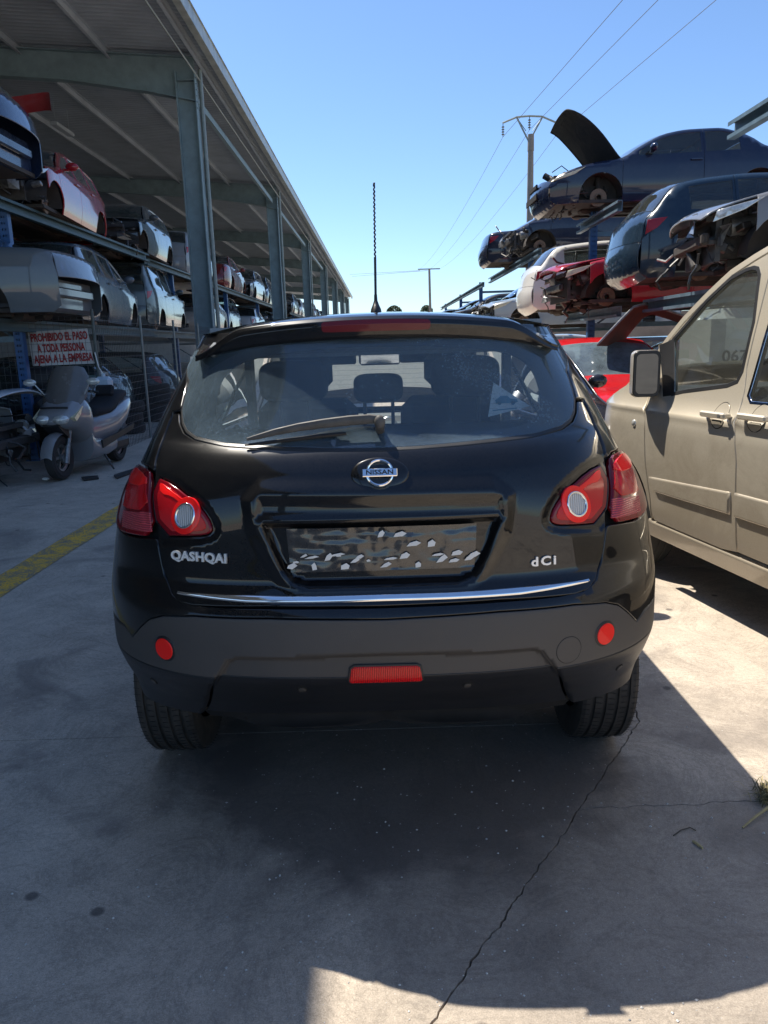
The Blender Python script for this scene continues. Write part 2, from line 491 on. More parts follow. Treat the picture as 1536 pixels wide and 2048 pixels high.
# ------------------------------------------------------------------ the ground: concrete slabs on a sheet that reaches the horizon
def concrete_mat():
    m, nt, b = nmat('concrete')
    geo = N(nt, 'ShaderNodeNewGeometry'); P = geo.outputs['Position']
    big = N(nt, 'ShaderNodeTexNoise', Scale=0.55, Detail=9.0, Roughness=0.62); nt.links.new(P, big.inputs['Vector'])
    mid = N(nt, 'ShaderNodeTexNoise', Scale=4.0, Detail=10.0, Roughness=0.68, Distortion=0.4); nt.links.new(P, mid.inputs['Vector'])
    fine = N(nt, 'ShaderNodeTexNoise', Scale=260.0, Detail=4.0, Roughness=0.75); nt.links.new(P, fine.inputs['Vector'])
    base = ramp(nt, big.outputs[0], 0.3, (0.49, 0.415, 0.335, 1), 0.72, (0.66, 0.565, 0.45, 1))
    r2 = ramp(nt, mid.outputs[0], 0.30, g4(0.76), 0.68, g4(1.10))
    c = mixc(nt, 1.0, base.outputs[0], r2.outputs[0], 'MULTIPLY')
    r3 = ramp(nt, fine.outputs[0], 0.28, g4(0.62), 0.72, g4(1.25))
    c = mixc(nt, 1.0, c, r3.outputs[0], 'MULTIPLY')
    gr = N(nt, 'ShaderNodeTexNoise', Scale=70.0, Detail=6.0, Roughness=0.8); nt.links.new(P, gr.inputs['Vector'])
    r4 = ramp(nt, gr.outputs[0], 0.34, g4(0.80), 0.60, g4(1.12)); c = mixc(nt, 1.0, c, r4.outputs[0], 'MULTIPLY')
    scr = N(nt, 'ShaderNodeTexNoise', Scale=2.0, Detail=9.0, Roughness=0.75, Distortion=2.2); nt.links.new(P, scr.inputs['Vector'])
    r5 = ramp(nt, scr.outputs[0], 0.47, g4(1.0), 0.53, g4(1.0), mid=(0.5, g4(0.80))); c = mixc(nt, 1.0, c, r5.outputs[0], 'MULTIPLY')
    # oil and tyre stains, patchy and with soft rims
    st = N(nt, 'ShaderNodeTexNoise', Scale=1.15, Detail=6.0, Roughness=0.55, Distortion=1.2); nt.links.new(P, st.inputs['Vector'])
    sr = ramp(nt, st.outputs[0], 0.56, g4(0), 0.66, g4(0.5))
    c = mixc(nt, sr.outputs[0], c, (0.15, 0.13, 0.115, 1))
    # drips: rare dark round spots
    vo = N(nt, 'ShaderNodeTexVoronoi', Scale=4.2, Randomness=1.0); vo.feature = 'F1'; nt.links.new(P, vo.inputs['Vector'])
    wob = N(nt, 'ShaderNodeTexNoise', Scale=22.0, Detail=3.0); nt.links.new(P, wob.inputs['Vector'])
    ad = N(nt, 'ShaderNodeMath', operation='MULTIPLY_ADD'); ad.inputs[1].default_value = 0.06
    nt.links.new(wob.outputs[0], ad.inputs[0]); nt.links.new(vo.outputs['Distance'], ad.inputs[2])
    vr = ramp(nt, ad.outputs[0], 0.085, g4(0.75), 0.125, g4(0))
    gate = ramp(nt, vo.outputs['Color'], 0.42, g4(0), 0.47, g4(1))
    mm = N(nt, 'ShaderNodeMath', operation='MULTIPLY'); nt.links.new(vr.outputs[0], mm.inputs[0]); nt.links.new(gate.outputs[0], mm.inputs[1])
    c = mixc(nt, mm.outputs[0], c, (0.085, 0.075, 0.07, 1))
    # old oil patches; the first two paint deeper shade beneath and behind the car
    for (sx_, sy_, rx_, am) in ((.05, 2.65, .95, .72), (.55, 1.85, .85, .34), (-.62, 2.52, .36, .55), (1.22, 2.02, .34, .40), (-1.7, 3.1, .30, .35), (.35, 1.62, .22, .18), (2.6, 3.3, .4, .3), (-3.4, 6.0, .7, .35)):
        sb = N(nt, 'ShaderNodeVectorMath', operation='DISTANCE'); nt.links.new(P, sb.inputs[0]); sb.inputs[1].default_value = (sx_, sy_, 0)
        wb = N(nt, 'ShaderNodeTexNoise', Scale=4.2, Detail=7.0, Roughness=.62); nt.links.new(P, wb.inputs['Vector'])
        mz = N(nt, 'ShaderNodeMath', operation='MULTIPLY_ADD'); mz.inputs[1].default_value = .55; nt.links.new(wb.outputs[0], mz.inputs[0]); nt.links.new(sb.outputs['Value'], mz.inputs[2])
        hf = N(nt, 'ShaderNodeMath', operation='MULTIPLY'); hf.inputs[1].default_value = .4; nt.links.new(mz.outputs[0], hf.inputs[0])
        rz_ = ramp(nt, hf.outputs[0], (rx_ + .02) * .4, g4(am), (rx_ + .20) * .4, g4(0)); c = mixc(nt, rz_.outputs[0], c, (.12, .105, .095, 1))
    # pale mineral flecks
    v2 = N(nt, 'ShaderNodeTexVoronoi', Scale=55.0, Randomness=1.0); nt.links.new(P, v2.inputs['Vector'])
    f2 = ramp(nt, v2.outputs['Distance'], 0.09, g4(1), 0.15, g4(0))
    g2 = ramp(nt, v2.outputs['Color'], 0.74, g4(0), 0.84, g4(0.8))
    m3 = N(nt, 'ShaderNodeMath', operation='MULTIPLY'); nt.links.new(f2.outputs[0], m3.inputs[0]); nt.links.new(g2.outputs[0], m3.inputs[1])
    c = mixc(nt, m3.outputs[0], c, (0.62, 0.60, 0.56, 1))
    nt.links.new(c, b.inputs['Base Color'])
    rr = ramp(nt, mid.outputs[0], 0.3, g4(0.62), 0.7, g4(0.88)); nt.links.new(rr.outputs[0], b.inputs['Roughness'])
    b.inputs['Specular IOR Level'].default_value = 0.35
    bp = N(nt, 'ShaderNodeBump', Strength=0.35, Distance=0.004)
    sm = N(nt, 'ShaderNodeMath', operation='ADD'); nt.links.new(fine.outputs[0], sm.inputs[0]); nt.links.new(mid.outputs[0], sm.inputs[1])
    nt.links.new(sm.outputs[0], bp.inputs['Height']); nt.links.new(bp.outputs[0], b.inputs['Normal'])
    return m
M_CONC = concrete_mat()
M_DIRT = plain('joint_dirt', (0.055, 0.047, 0.04), 0.95, bump=0.5, bscale=120)
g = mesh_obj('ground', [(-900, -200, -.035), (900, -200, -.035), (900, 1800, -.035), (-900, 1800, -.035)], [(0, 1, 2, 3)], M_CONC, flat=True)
tag(g, kind='structure')
bed = mesh_obj('joint_bed', [(-14.5, -6.2, -.031), (14.5, -6.2, -.031), (14.5, 60, -.031), (-14.5, 60, -.031)], [(0, 1, 2, 3)], M_DIRT, flat=True, parent=g)

rnd = random.Random(7)
def jag(a, b, amp, n, seed):
    r = random.Random(seed); a = Vector(a); b = Vector(b); d = b - a; nn = Vector((-d.y, d.x)).normalized()
    out = []; w = 0
    for i in range(n + 1):
        t = i / n; w = w * .6 + r.uniform(-amp, amp)
        k = 0 if i in (0, n) else 1
        out.append(a + d * t + nn * w * k)
    return [tuple(p) for p in out]
CR_TOP = (0.985, 2.745); CR_BOT = (-1.10, -0.30)
crack = jag((1.30, 4.78), CR_TOP, .008, 60, 9)[:-1] + jag(CR_TOP, CR_BOT, .0042, 240, 3)
kc = min(range(len(crack)), key=lambda i: abs(crack[i][1] - 2.17))
CR2_END = (4.0, 2.34)
crack2 = jag(crack[kc], CR2_END, .007, 150, 5)
def slab(poly, gap=.0022, seed=0):
    J = np.random.RandomState(len(poly)).uniform(-.0016, .0012, (len(poly), 2)) * (1 if len(poly) > 8 else 0)
    P = offset_poly(np.array(poly, float), gap) + J
    Q = offset_poly(np.array(poly, float), gap + .0009) + J
    n = len(P)
    fs = cdt_fill([tuple(q) for q in Q])
    vs = [(x, y, 0.0) for x, y in Q] + [(x, y, -.004) for x, y in P] + [(x, y, -.033) for x, y in P]
    F = [tuple(t) for t in fs]
    for i in range(n):
        j = (i + 1) % n
        F += [(i, j, n + j, n + i), (n + i, n + j, 2 * n + j, 2 * n + i)]
    mb = MB(); mb.v = vs; mb.f = F
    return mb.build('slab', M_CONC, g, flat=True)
Y1 = 2.752
ki = min(range(len(crack)), key=lambda i: abs(crack[i][1] - Y1))
slab([(-4.0, -.30)] + crack[ki:][::-1] + [(-4.0, Y1 - .02)])
slab([(-4.0, Y1 - .02)] + crack[:ki + 1][::-1] + [(-4.0, 4.78)])
slab(crack[:kc + 1] + crack2[1:] + [(4.0, 4.78)], gap=.0014)
slab(crack[kc:] + [(4.0, -.30)] + crack2[::-1][:-1], gap=.0014)
ys = [-6.2, -3.3, -.30, Y1, 4.78, 9.6, 14.6, 19.6, 24.6, 29.6, 34.6, 39.6, 44.6, 49.6, 54.6, 60]
xs = [-14.5, -9, -4.0, 4.0, 9, 14.5]
for i in range(len(ys) - 1):
    for j in range(len(xs) - 1):
        x0, x1, y0, y1 = xs[j], xs[j + 1], ys[i], ys[i + 1]
        if x0 == -4.0 and y0 in (-.30, Y1): continue
        yl0 = lambda x, y: y
        slab([(x0, yl0(x0, y0)), (x1, yl0(x1, y0)), (x1, yl0(x1, y1)), (x0, yl0(x0, y1))])

# worn yellow line along the shed
def yellow_mat():
    m, nt, b = nmat('worn_yellow'); geo = N(nt, 'ShaderNodeNewGeometry'); P = geo.outputs['Position']
    n1 = N(nt, 'ShaderNodeTexNoise', Scale=7.0, Detail=10.0, Roughness=0.8, Distortion=.5); nt.links.new(P, n1.inputs['Vector'])
    n2 = N(nt, 'ShaderNodeTexNoise', Scale=90.0, Detail=4.0, Roughness=0.8); nt.links.new(P, n2.inputs['Vector'])
    mu = N(nt, 'ShaderNodeMath', operation='MULTIPLY'); nt.links.new(n1.outputs[0], mu.inputs[0]); nt.links.new(n2.outputs[0], mu.inputs[1])
    r = ramp(nt, mu.outputs[0], 0.21, (0.24, 0.21, 0.16, 1), 0.29, (0.88, 0.50, 0.035, 1))
    nt.links.new(r.outputs[0], b.inputs['Base Color']); b.inputs['Roughness'].default_value = .8
    return m
M_YEL = yellow_mat()
def ribbon(name, pts, w, z, mat, seed, parent=None, n=60):
    r = random.Random(seed); P = resample(pts, .25, closed=False); vs = []
    for i, p in enumerate(P):
        d = P[min(i + 1, len(P) - 1)] - P[max(i - 1, 0)]; d /= np.hypot(*d); nn = np.array([-d[1], d[0]])
        for s in (-1, 1):
            q = p + nn * s * (w / 2 + r.uniform(-.006, .006)); vs.append((q[0], q[1], z))
    fs = [(2 * i, 2 * i + 1, 2 * i + 3, 2 * i + 2) for i in range(len(P) - 1)]
    return mesh_obj(name, vs, fs, mat, parent, flat=True)
p0 = at_z(0, 1172); p1 = at_z(240, 1024)
dv = (p1 - p0).normalized()
yl = ribbon('yellow_line', [tuple((p0 - dv * 9)[:2]), tuple((p0 + dv * 60)[:2])], .25, .004, M_YEL, 2)
tag(yl, kind='structure')

# loose grit: a thin scatter of pebbles and glass crumbs
gb = MB(); rg = random.Random(11)
for k in range(1700):
    d = 1.25 + 3.2 * rg.random() ** 1.5; x = rg.uniform(-1.6, 1.7) * d * .62
    if rg.random() < .25: x = rg.uniform(-.5, 1.2)
    s = rg.choice([.0014, .0018, .0024, .0036]) * rg.uniform(.8, 1.4); q = [rg.uniform(.6, 1.2) * s for _ in range(6)]
    gb.add([(x - q[0], d, q[4] * .4), (x, d - q[1], q[4] * .4), (x + q[2], d, q[4] * .4), (x, d + q[3], q[4] * .4), (x, d, q[5] * 1.1)],
           [(0, 1, 4), (1, 2, 4), (2, 3, 4), (3, 0, 4), (3, 2, 1, 0)])
M_GRIT = plain('grit', (0.60, 0.58, 0.54), .5, var=.5, scale=30)
tag(gb.build('grit', M_GRIT, flat=True), kind='stuff')

# ------------------------------------------------------------------ open shed on the left
M_STEEL = plain('shed_steel', (0.17, 0.25, 0.28), 0.5, var=.2, scale=3, bump=.15, bscale=60)
M_SHEET = plain('roof_sheet', (0.33, 0.39, 0.45), 0.6, var=.14, scale=1.5)
M_GUT = plain('gutter_metal', (0.36, 0.40, 0.38), 0.45, var=.3, scale=4, metal=.3)
M_WALL = plain('shed_wall', (0.20, 0.21, 0.22), 0.85, var=.2, scale=1)
HE, XE = 8.0, -3.58
SLOPE = .075
shed = thing('open_shed', 'long open steel shed with a corrugated roof sheltering stacked cars on the left', 'shed', (XE, 18, 0))
def shv(mb, name, mat, **k):
    mb.v = [(x - XE, y - 18, z) for x, y, z in mb.v]; return mb.build(name, mat, shed, **k)
mb = MB(); nr = 640; y0, y1 = -14.0, 112.0; XB = -26.0; vs = []
for i in range(nr * 4 + 1):
    y = y0 + (y1 - y0) * i / (nr * 4); h = (0, .035, .035, 0)[i % 4]
    for x, t in ((XE, 0), (XB, 0), (XE, .008), (XB, .008)):
        vs.append((x, y, HE + .16 + (XE - x) * SLOPE + h + t))
fs = []
for i in range(nr * 4):
    a = i * 4; b_ = a + 4
    fs += [(a, a + 1, b_ + 1, b_), (a + 2, b_ + 2, b_ + 3, a + 3), (a, b_, b_ + 2, a + 2)]
mb.v = vs; mb.f = fs; shv(mb, 'corrugated_roof', M_SHEET, flat=True, recalc=False)
COLY = [19.5, 34.0, 48.5, 63.5, 79.0, 94.5, 109.5]
XC = -4.08                                # aisle-side face of the columns
for cy_ in [-9.5, 5.0] + COLY:
    if cy_ < 0 or cy_ > 10:
        mb = MB(); w, fl = .46, .30
        mb.box((XC - .011, cy_, 3.9), (.022, fl, 7.8)); mb.box((XC - w + .011, cy_, 3.9), (.022, fl, 7.8))
        mb.box((XC - w / 2, cy_, 3.9), (w - .044, .014, 7.8))
        for zz in (.02, 7.6): mb.box((XC - w / 2, cy_, zz), (w - .05, fl * .9, .02))
        shv(mb, 'column', M_STEEL, flat=True)
    mb = MB()                              # rafter with a haunch at the column
    za, zb = HE + .10, HE + .10 + (XC - XB) * SLOPE
    mb.prism([(XC - .03, za - .03), (XC - .03, za - .95), (XC - 1.1, za - .72), (XC - 3.0, za - .42), (XB, zb - .45), (XB, zb - .03)], cy_ - .008, cy_ + .008)
    for t_ in (0, 1):
        p = [(XC - .03, za - .95), (XC - 1.1, za - .72), (XC - 3.0, za - .42), (XB, zb - .45)] if t_ == 0 else [(XC - .03, za - .03), (XB, zb - .03)]
        for q0, q1 in zip(p[:-1], p[1:]):
            mb.add([(q0[0], cy_ - .13, q0[1]), (q1[0], cy_ - .13, q1[1]), (q1[0], cy_ + .13, q1[1]), (q0[0], cy_ + .13, q0[1]),
                    (q0[0], cy_ - .13, q0[1] + .018), (q1[0], cy_ - .13, q1[1] + .018), (q1[0], cy_ + .13, q1[1] + .018), (q0[0], cy_ + .13, q0[1] + .018)],
                   [(0, 1, 2, 3), (4, 7, 6, 5), (0, 4, 5, 1), (1, 5, 6, 2), (2, 6, 7, 3), (3, 7, 4, 0)])
    shv(mb, 'rafter', M_STEEL, flat=True)
for k in range(11):
    x = XE - .45 - k * 2.05; z = HE + .14 + (XE - x) * SLOPE
    mb = MB(); mb.box((x, 49, z - .10), (.012, 126, .2)); mb.box((x + .035, 49, z - .006), (.07, 126, .012)); mb.box((x + .035, 49, z - .196), (.07, 126, .012))
    shv(mb, 'purlin', M_SHEET, flat=True)
mb = MB()
mb.box((XE + .015, 49, HE + .08), (.012, 126, .28)); mb.box((XE - .06, 49, HE - .06), (.15, 126, .012)); mb.box((XE + .03, 49, HE + .225), (.04, 126, .015))
shv(mb, 'gutter', M_GUT, flat=True)
mb = MB(); mb.box((XB + .3, 49, 4.8), (.15, 126, 9.9)); shv(mb, 'back_wall', M_WALL, flat=True)
for cy_ in COLY[:3]:                       # struts along the eave
    mb = MB(); mb.box((XC - .23, cy_ + 7.3, HE - .55), (.10, 14.0, .16)); shv(mb, 'eave_beam', M_STEEL, flat=True)

# ------------------------------------------------------------------ storage racks
M_BLUE = plain('rack_blue', (0.025, 0.095, 0.25), 0.45, var=.3, scale=7, bump=.1)
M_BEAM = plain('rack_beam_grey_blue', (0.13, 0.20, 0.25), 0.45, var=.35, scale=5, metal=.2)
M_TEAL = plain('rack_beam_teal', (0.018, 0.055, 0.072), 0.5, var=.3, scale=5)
def post_mesh(mb, x, y, h, w=.12, d=.10):
    """slotted upright: channel with rows of holes left between short webs"""
    t = .006
    mb.box((x - w / 2, y, h / 2), (t, d, h)); mb.box((x + w / 2, y, h / 2), (t, d, h))
    mb.box((x, y + d / 2 - .001, h / 2), (w - .01, t, h))
    mb.box((x - w * .36, y - d / 2, h / 2), (w * .28, t, h)); mb.box((x + w * .36, y - d / 2, h / 2), (w * .28, t, h)); mb.box((x, y - d / 2, h / 2), (w * .14, t, h))
    z = .05
    while z < h - .05:
        mb.box((x - w * .145, y - d / 2, z), (w * .15, t, .05)); mb.box((x + w * .145, y - d / 2, z), (w * .15, t, .05)); z += .08
    mb.box((x, y, .006), (w * 1.7, d * 1.7, .012))
def channel(mb, x, y0, y1, z, h=.16, w=.07, side=1):
    """C-profile beam along the aisle, top at z"""
    ym, L = (y0 + y1) / 2, y1 - y0
    mb.box((x, ym, z - h / 2), (.008, L, h)); mb.box((x + side * w / 2, ym, z - .005), (w, L, .01)); mb.box((x + side * w / 2, ym, z - h + .005), (w, L, .01))
    mb.box((x + side * w, ym, z - .02), (.006, L, .035)); mb.box((x + side * w, ym, z - h + .02), (.006, L, .035))
LA, LB = 1.95, 3.50
def rack(label, xf, xb, posts, beams, side, top, group, beam_mat):
    t = thing('storage_rack', label, 'rack', (xf, posts[0], 0), 0, group)
    def put(mb, nm, mt): mb.v = [(a - xf, b - posts[0], c) for a, b, c in mb.v]; return mb.build(nm, mt, t, flat=True)
    for y in posts:
        for x in (xf, xb):
            mb = MB(); post_mesh(mb, x, y, top); put(mb, 'post', M_BLUE)
        for z in (LA - .25, LB - .25):
            mb = MB(); mb.box(((xf + xb) / 2, y, z), (abs(xb - xf) - .13, .05, .08)); put(mb, 'cross_bar', M_BEAM)
        mb = MB(); mb.tube([(xf, y + .03, .4), (xb, y + .03, LA - .3)], .018, 6); mb.tube([(xf, y + .03, LA - .3), (xb, y + .03, LB - .4)], .018, 6); put(mb, 'brace', M_BEAM)
    for (y0, y1, z) in beams:
        for x, s in ((xf - side * .075, -side), (xb + side * .075, side)):
            mb = MB(); channel(mb, x, y0, y1, z, side=s); put(mb, 'beam', beam_mat)
    return t
RG = 'steel storage racks in the row on the right'
rack('nearest right-hand blue steel rack, its upper beam jutting empty into the sky', 3.62, 5.9, [6.2], [(3.5, 10.3, LA), (3.5, 8.05, LB)], 1, LB + .1, RG, M_BEAM)
rack('blue slotted steel rack under the dark convertible and the burgundy car', 3.80, 6.0, [14.0], [(12.0, 15.4, LA), (12.15, 14.6, LB)], 1, LB + .12, RG, M_BEAM)
rack('blue steel rack second from the power pole, holding the stripped dark saloon', 3.80, 6.0, [19.6], [(18.0, 26.0, LA), (18.0, 26.0, LB)], 1, LB + .12, RG, M_BEAM)
rack('farthest right-hand steel rack loaded with dark scrap cars', 3.80, 6.0, [29.0, 36.0, 44.0], [(27.5, 46.0, LA), (27.5, 46.0, LB)], 1, LB + .1, RG, M_BEAM)
LG = 'steel storage racks inside the shed on the left'
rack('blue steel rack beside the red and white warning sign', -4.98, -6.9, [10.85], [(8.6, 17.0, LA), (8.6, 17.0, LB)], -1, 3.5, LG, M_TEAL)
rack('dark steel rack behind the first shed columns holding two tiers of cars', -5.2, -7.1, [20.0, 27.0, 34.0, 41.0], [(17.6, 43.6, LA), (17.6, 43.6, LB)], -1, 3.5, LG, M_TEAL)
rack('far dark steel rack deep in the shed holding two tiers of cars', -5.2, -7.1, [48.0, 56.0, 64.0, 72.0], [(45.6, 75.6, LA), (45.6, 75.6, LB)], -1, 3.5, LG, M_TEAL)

# ------------------------------------------------------------------ power line
M_POLE = plain('pole_concrete', (0.20, 0.185, 0.165), 0.9, var=.2, scale=2)
M_GALV = plain('galvanised_steel', (0.22, 0.26, 0.25), 0.5, metal=.4, var=.2)
M_INS = plain('insulator_glass', (0.05, 0.07, 0.06), 0.2, var=.1)
M_WIRE = plain('wire', (0.09, 0.09, 0.10), 0.5)
D1 = 40.0
b1 = at_d(1060, 420, D1)
pole = thing('power_pole', 'tall concrete power pole with a crown-shaped steel crossarm beside the raised bonnet', 'power pole', (b1.x, D1, 0))
def loc_(mb, o): mb.v = [(x - o.location.x, y - o.location.y, z - o.location.z) for x, y, z in mb.v]; return mb
pt = at_d(1058, 280, D1)
mb = MB(); mb.cyl((b1.x, D1, 0), (b1.x, D1, pt.z), .23, .135, 12); mb.cyl((b1.x, D1, pt.z - .5), (b1.x, D1, pt.z + .25), .16, .15, 12)
loc_(mb, pole).build('shaft', M_POLE, pole)
A = lambda px, py, d=D1: at_d(px, py, d)
mb = MB()
crown = [A(1005, 246), A(1034, 234), A(1058, 232), A(1084, 233), A(1112, 245)]
mb.tube(crown, .045, 6)
for q in ((1034, 236), (1084, 236)):
    mb.tube([A(1058, 284), A(*q)], .04, 6); mb.tube([A(1052 if q[0] < 1058 else 1065, 262), A(*q)], .02, 5)
loc_(mb, pole).build('crossarm', M_GALV, pole)
tips = []
for q in ((1006, 248), (1059, 234), (1111, 247)):
    p = A(*q); mb = MB()
    for k in range(4): mb.cyl((p.x, p.y, p.z - .12 - k * .11), (p.x, p.y, p.z - .16 - k * .11), .07, .07, 8)
    mb.cyl((p.x, p.y, p.z), (p.x, p.y, p.z - .58), .018, .018, 6)
    loc_(mb, pole).build('insulator', M_INS, pole); tips.append(p - Vector((0, 0, .58)))
D2 = 118.0
b2 = at_d(861, 610, D2)
pole2 = thing('power_pole', 'distant power pole with a flat crossarm above the car roof', 'power pole', (b2.x, D2, 0))
mb = MB(); mb.cyl((b2.x, D2, 0), (b2.x - .1, D2, at_d(859, 537, D2).z), .24, .16, 10); loc_(mb, pole2).build('shaft', M_POLE, pole2)
mb = MB(); mb.box((b2.x - .15, D2, at_d(859, 538, D2).z), (3.3, .16, .16)); loc_(mb, pole2).build('crossarm', M_GALV, pole2)
tips2 = [at_d(x, 539, D2) for x in (838, 858, 877)]
far = [(1245, 0, 25.0), (1316, 0, 25.0), (1432, 0, 25.5)]
WG = 'overhead wires of the power line'
for i in range(3):
    a, b_ = tips[i], tips2[i]; pts = []
    for k in range(25):
        t = k / 24; p = a.lerp(b_, t); p.z -= 1.1 * 4 * t * (1 - t) * .8; pts.append(p)
    q = at_d(*far[i]); q2 = a + (q - a) * 3.0; near = []
    for k in range(16):
        t = k / 15; p = q2.lerp(a, t); near.append(p)
    mb = MB(); mb.tube(near + pts[1:], .010, 5)
    w = mb.build('overhead_wire', M_WIRE)
    tag(w, ['overhead wire strung from the left tip of the pole crown', 'overhead wire strung from the middle insulator of the pole crown', 'overhead wire strung from the right tip of the pole crown'][i], 'wire', WG)
for i, (qa, dd) in enumerate((((700, 549), 190), ((704, 553), 190))):
    mb = MB(); mb.tube([at_d(840 + 15 * i, 541, D2), at_d(qa[0], qa[1], dd)], .03, 5)
    tag(mb.build('overhead_wire', M_WIRE), ['upper', 'lower'][i] + ' far wire running left from the distant pole towards the shed end', 'wire', WG)

# two far trees whose tops show over the car roof
M_LEAF = plain('far_leaves', (0.05, 0.075, 0.035), .8, var=.4, scale=1.5)
M_BARK = plain('bark', (0.10, 0.08, 0.06), .9)
for i, (px, py, w, lb) in enumerate(((788, 612, 1.5, 'small far tree top just right of the antenna, on the horizon'), (852, 611, 1.2, 'small far tree top left of the distant pole foot'))):
    p = at_d(px, py, 160.0); t = thing('tree', lb, 'tree', (p.x, 160, 0), 0, 'far trees on the horizon')
    mb = MB(); mb.cyl((0, 0, 0), (0, 0, p.z - 1.6), .28, .12, 8)
    for k in range(5): mb.cyl((0, 0, p.z - 3.2), (cos(k * 1.3) * w * .8, sin(k * 1.3) * w * .8, p.z - 1.2 + .2 * k), .09, .03, 6)
    mb.build('trunk', M_BARK, t)
    mb = MB(); r = random.Random(i)
    for k in range(700):
        a = r.uniform(0, 6.28); e = r.uniform(-1, 1); rr = r.uniform(.5, 1) ** .5 * w * (1 + .25 * sin(3 * a + i))
        c = Vector((cos(a) * rr * sqrt(1 - e * e), sin(a) * rr * sqrt(1 - e * e), p.z - 1.5 + e * 1.5)); s = r.uniform(.12, .3)
        u = Vector((r.uniform(-1, 1), r.uniform(-1, 1), r.uniform(-1, 1))).normalized(); v = u.orthogonal().normalized()
        mb.add([c + u * s, c + v * s, c - u * s, c - v * s], [(0, 1, 2, 3)])
    mb.build('crown', M_LEAF, t, flat=True, recalc=False)

# added wall far behind the right-hand racks, covers the bright horizon strip
M_BWALL = plain('backdrop_wall', (0.17, 0.14, 0.115), .9, var=.3, scale=.8)
bw = thing('backdrop_wall', 'long dull brown wall added far behind the right-hand racks to cover the bright horizon', 'wall', (6.0, 52.0, 0), radians(-12))
for k in range(12):
    mb = MB(); mb.box((2.5 + 5.0 * k, 0, 1.5), (4.98, .18, 3.0)); mb.build('wall_panel', M_BWALL, bw, flat=True)
    mb = MB(); mb.box((5.0 * k, 0, 1.55), (.3, .3, 3.1)); mb.build('pier', M_BWALL, bw, flat=True)
# ------------------------------------------------------------------ the black hatchback in front of the lens
M_BLK = paint('black_paint', (0.0035, 0.0038, 0.0048), rough=.3, dust=.055, dustcol=(.20, .18, .16), coatrough=.012, scale=3)
M_PLA = plain('grey_plastic', (0.066, 0.061, 0.058), .5, var=.10, scale=3, bump=.25, bscale=600, spec=.45)
M_SKIRT_SHADE = plain('shaded_skirt_plastic', (0.014, 0.015, 0.018), .42, var=.15, scale=5, bump=.2, bscale=500)  # darker copy of the bumper plastic, paints the shade below the crease
M_BPL = plain('black_plastic', (0.018, 0.018, 0.019), .45, var=.2, scale=6, bump=.2, bscale=300)
M_DARK = plain('dark_inside', (0.006, 0.006, 0.006), .9, var=.2)
M_CHR = plain('chrome', (0.86, 0.86, 0.87), .07, metal=1.0, var=.04, scale=20)
M_RUB = plain('tyre_rubber', (0.028, 0.027, 0.026), .8, var=.3, scale=14, bump=.3, bscale=90)
M_GLS = glass('rear_glass', tint=(.92, .98, 1.0), dust=.36, dustcol=(.36, .50, .60))  # bluish dust colour also stands in for pale light in the cabin
M_GLS2 = glass('side_glass', tint=(.80, .88, .87), dust=.05)
M_FRIT = plain('glass_border', (0.012, 0.014, 0.016), .35, var=.1)
M_WHT = plain('white_print', (.75, .74, .70), .6, var=.08)
def lens_mat(name, col, rib=0, rough=.12, horiz=False):
    m, nt, b = nmat(name); tc = N(nt, 'ShaderNodeTexCoord')
    b.inputs['Base Color'].default_value = c4(col); b.inputs['Roughness'].default_value = rough
    b.inputs['Coat Weight'].default_value = .35; b.inputs['Coat Roughness'].default_value = .03; b.inputs['Specular IOR Level'].default_value = .3
    b.inputs['Subsurface Weight'].default_value = 0.0
    if rib:
        sx = N(nt, 'ShaderNodeSeparateXYZ'); nt.links.new(tc.outputs['Object'], sx.inputs[0])
        w = N(nt, 'ShaderNodeMath', operation='MULTIPLY'); w.inputs[1].default_value = rib; nt.links.new(sx.outputs[2 if horiz else 0], w.inputs[0])
        s = N(nt, 'ShaderNodeMath', operation='SINE'); nt.links.new(w.outputs[0], s.inputs[0])
        r = ramp(nt, s.outputs[0], 0.0, c4([c * .62 for c in col]), 1.0, c4([min(1, c * 1.15) for c in col]))
        nt.links.new(r.outputs[0], b.inputs['Base Color'])
        bp = N(nt, 'ShaderNodeBump', Strength=.5, Distance=.002); nt.links.new(s.outputs[0], bp.inputs['Height']); nt.links.new(bp.outputs[0], b.inputs['Normal'])
    return m
M_RED = lens_mat('lamp_red', (1.0, .014, .014)); M_REDR = lens_mat('lamp_red_ribbed', (.80, .006, .010), 2400)
M_REDD = lens_mat('lamp_dark_red', (.20, .003, .010)); M_PINK = lens_mat('lamp_pink_clear', (.58, .07, .09), 1100, horiz=True)
M_CLR = lens_mat('lamp_clear', (.66, .66, .64), 1000, .2); M_REFL = lens_mat('reflector_red', (.98, .010, .006), 0, .5)
M_FOG = lens_mat('fog_red', (.80, .008, .010), 1300); M_HML = lens_mat('high_lamp_red', (.13, .008, .014), 0, .3)

X0, YB = -0.008, 1.85
Y0f = pch([.30, .46, .50, .57, .605, .625, .70, .78, .80, .815, .835, .87, .885, .95, 1.04, 1.09, 1.125, 1.155, 1.180, 1.202, 1.218, 1.230, 1.242, 1.50, 1.62],
          [2.14, 2.02, 1.975, 1.895, 1.858, 1.848, 1.846, 1.850, 1.856, 1.866, 1.880, 1.905, 1.908, 1.911, 1.916, 1.922, 1.930, 1.940, 1.955, 1.974, 1.995, 2.016, 2.029, 2.185, 2.27])
WF = pch([.30, .45, .55, .64, .75, .85, .96, 1.075, 1.147, 1.286, 1.414, 1.50, 1.56, 1.62],
         [.805, .822, .850, .864, .865, .855, .836, .803, .762, .700, .632, .585, .55, .50])
YFf = pch([.30, .45, .64, .98, 1.15, 1.4, 1.62], [2.38, 2.38, 2.40, 2.42, 2.50, 2.60, 2.66])
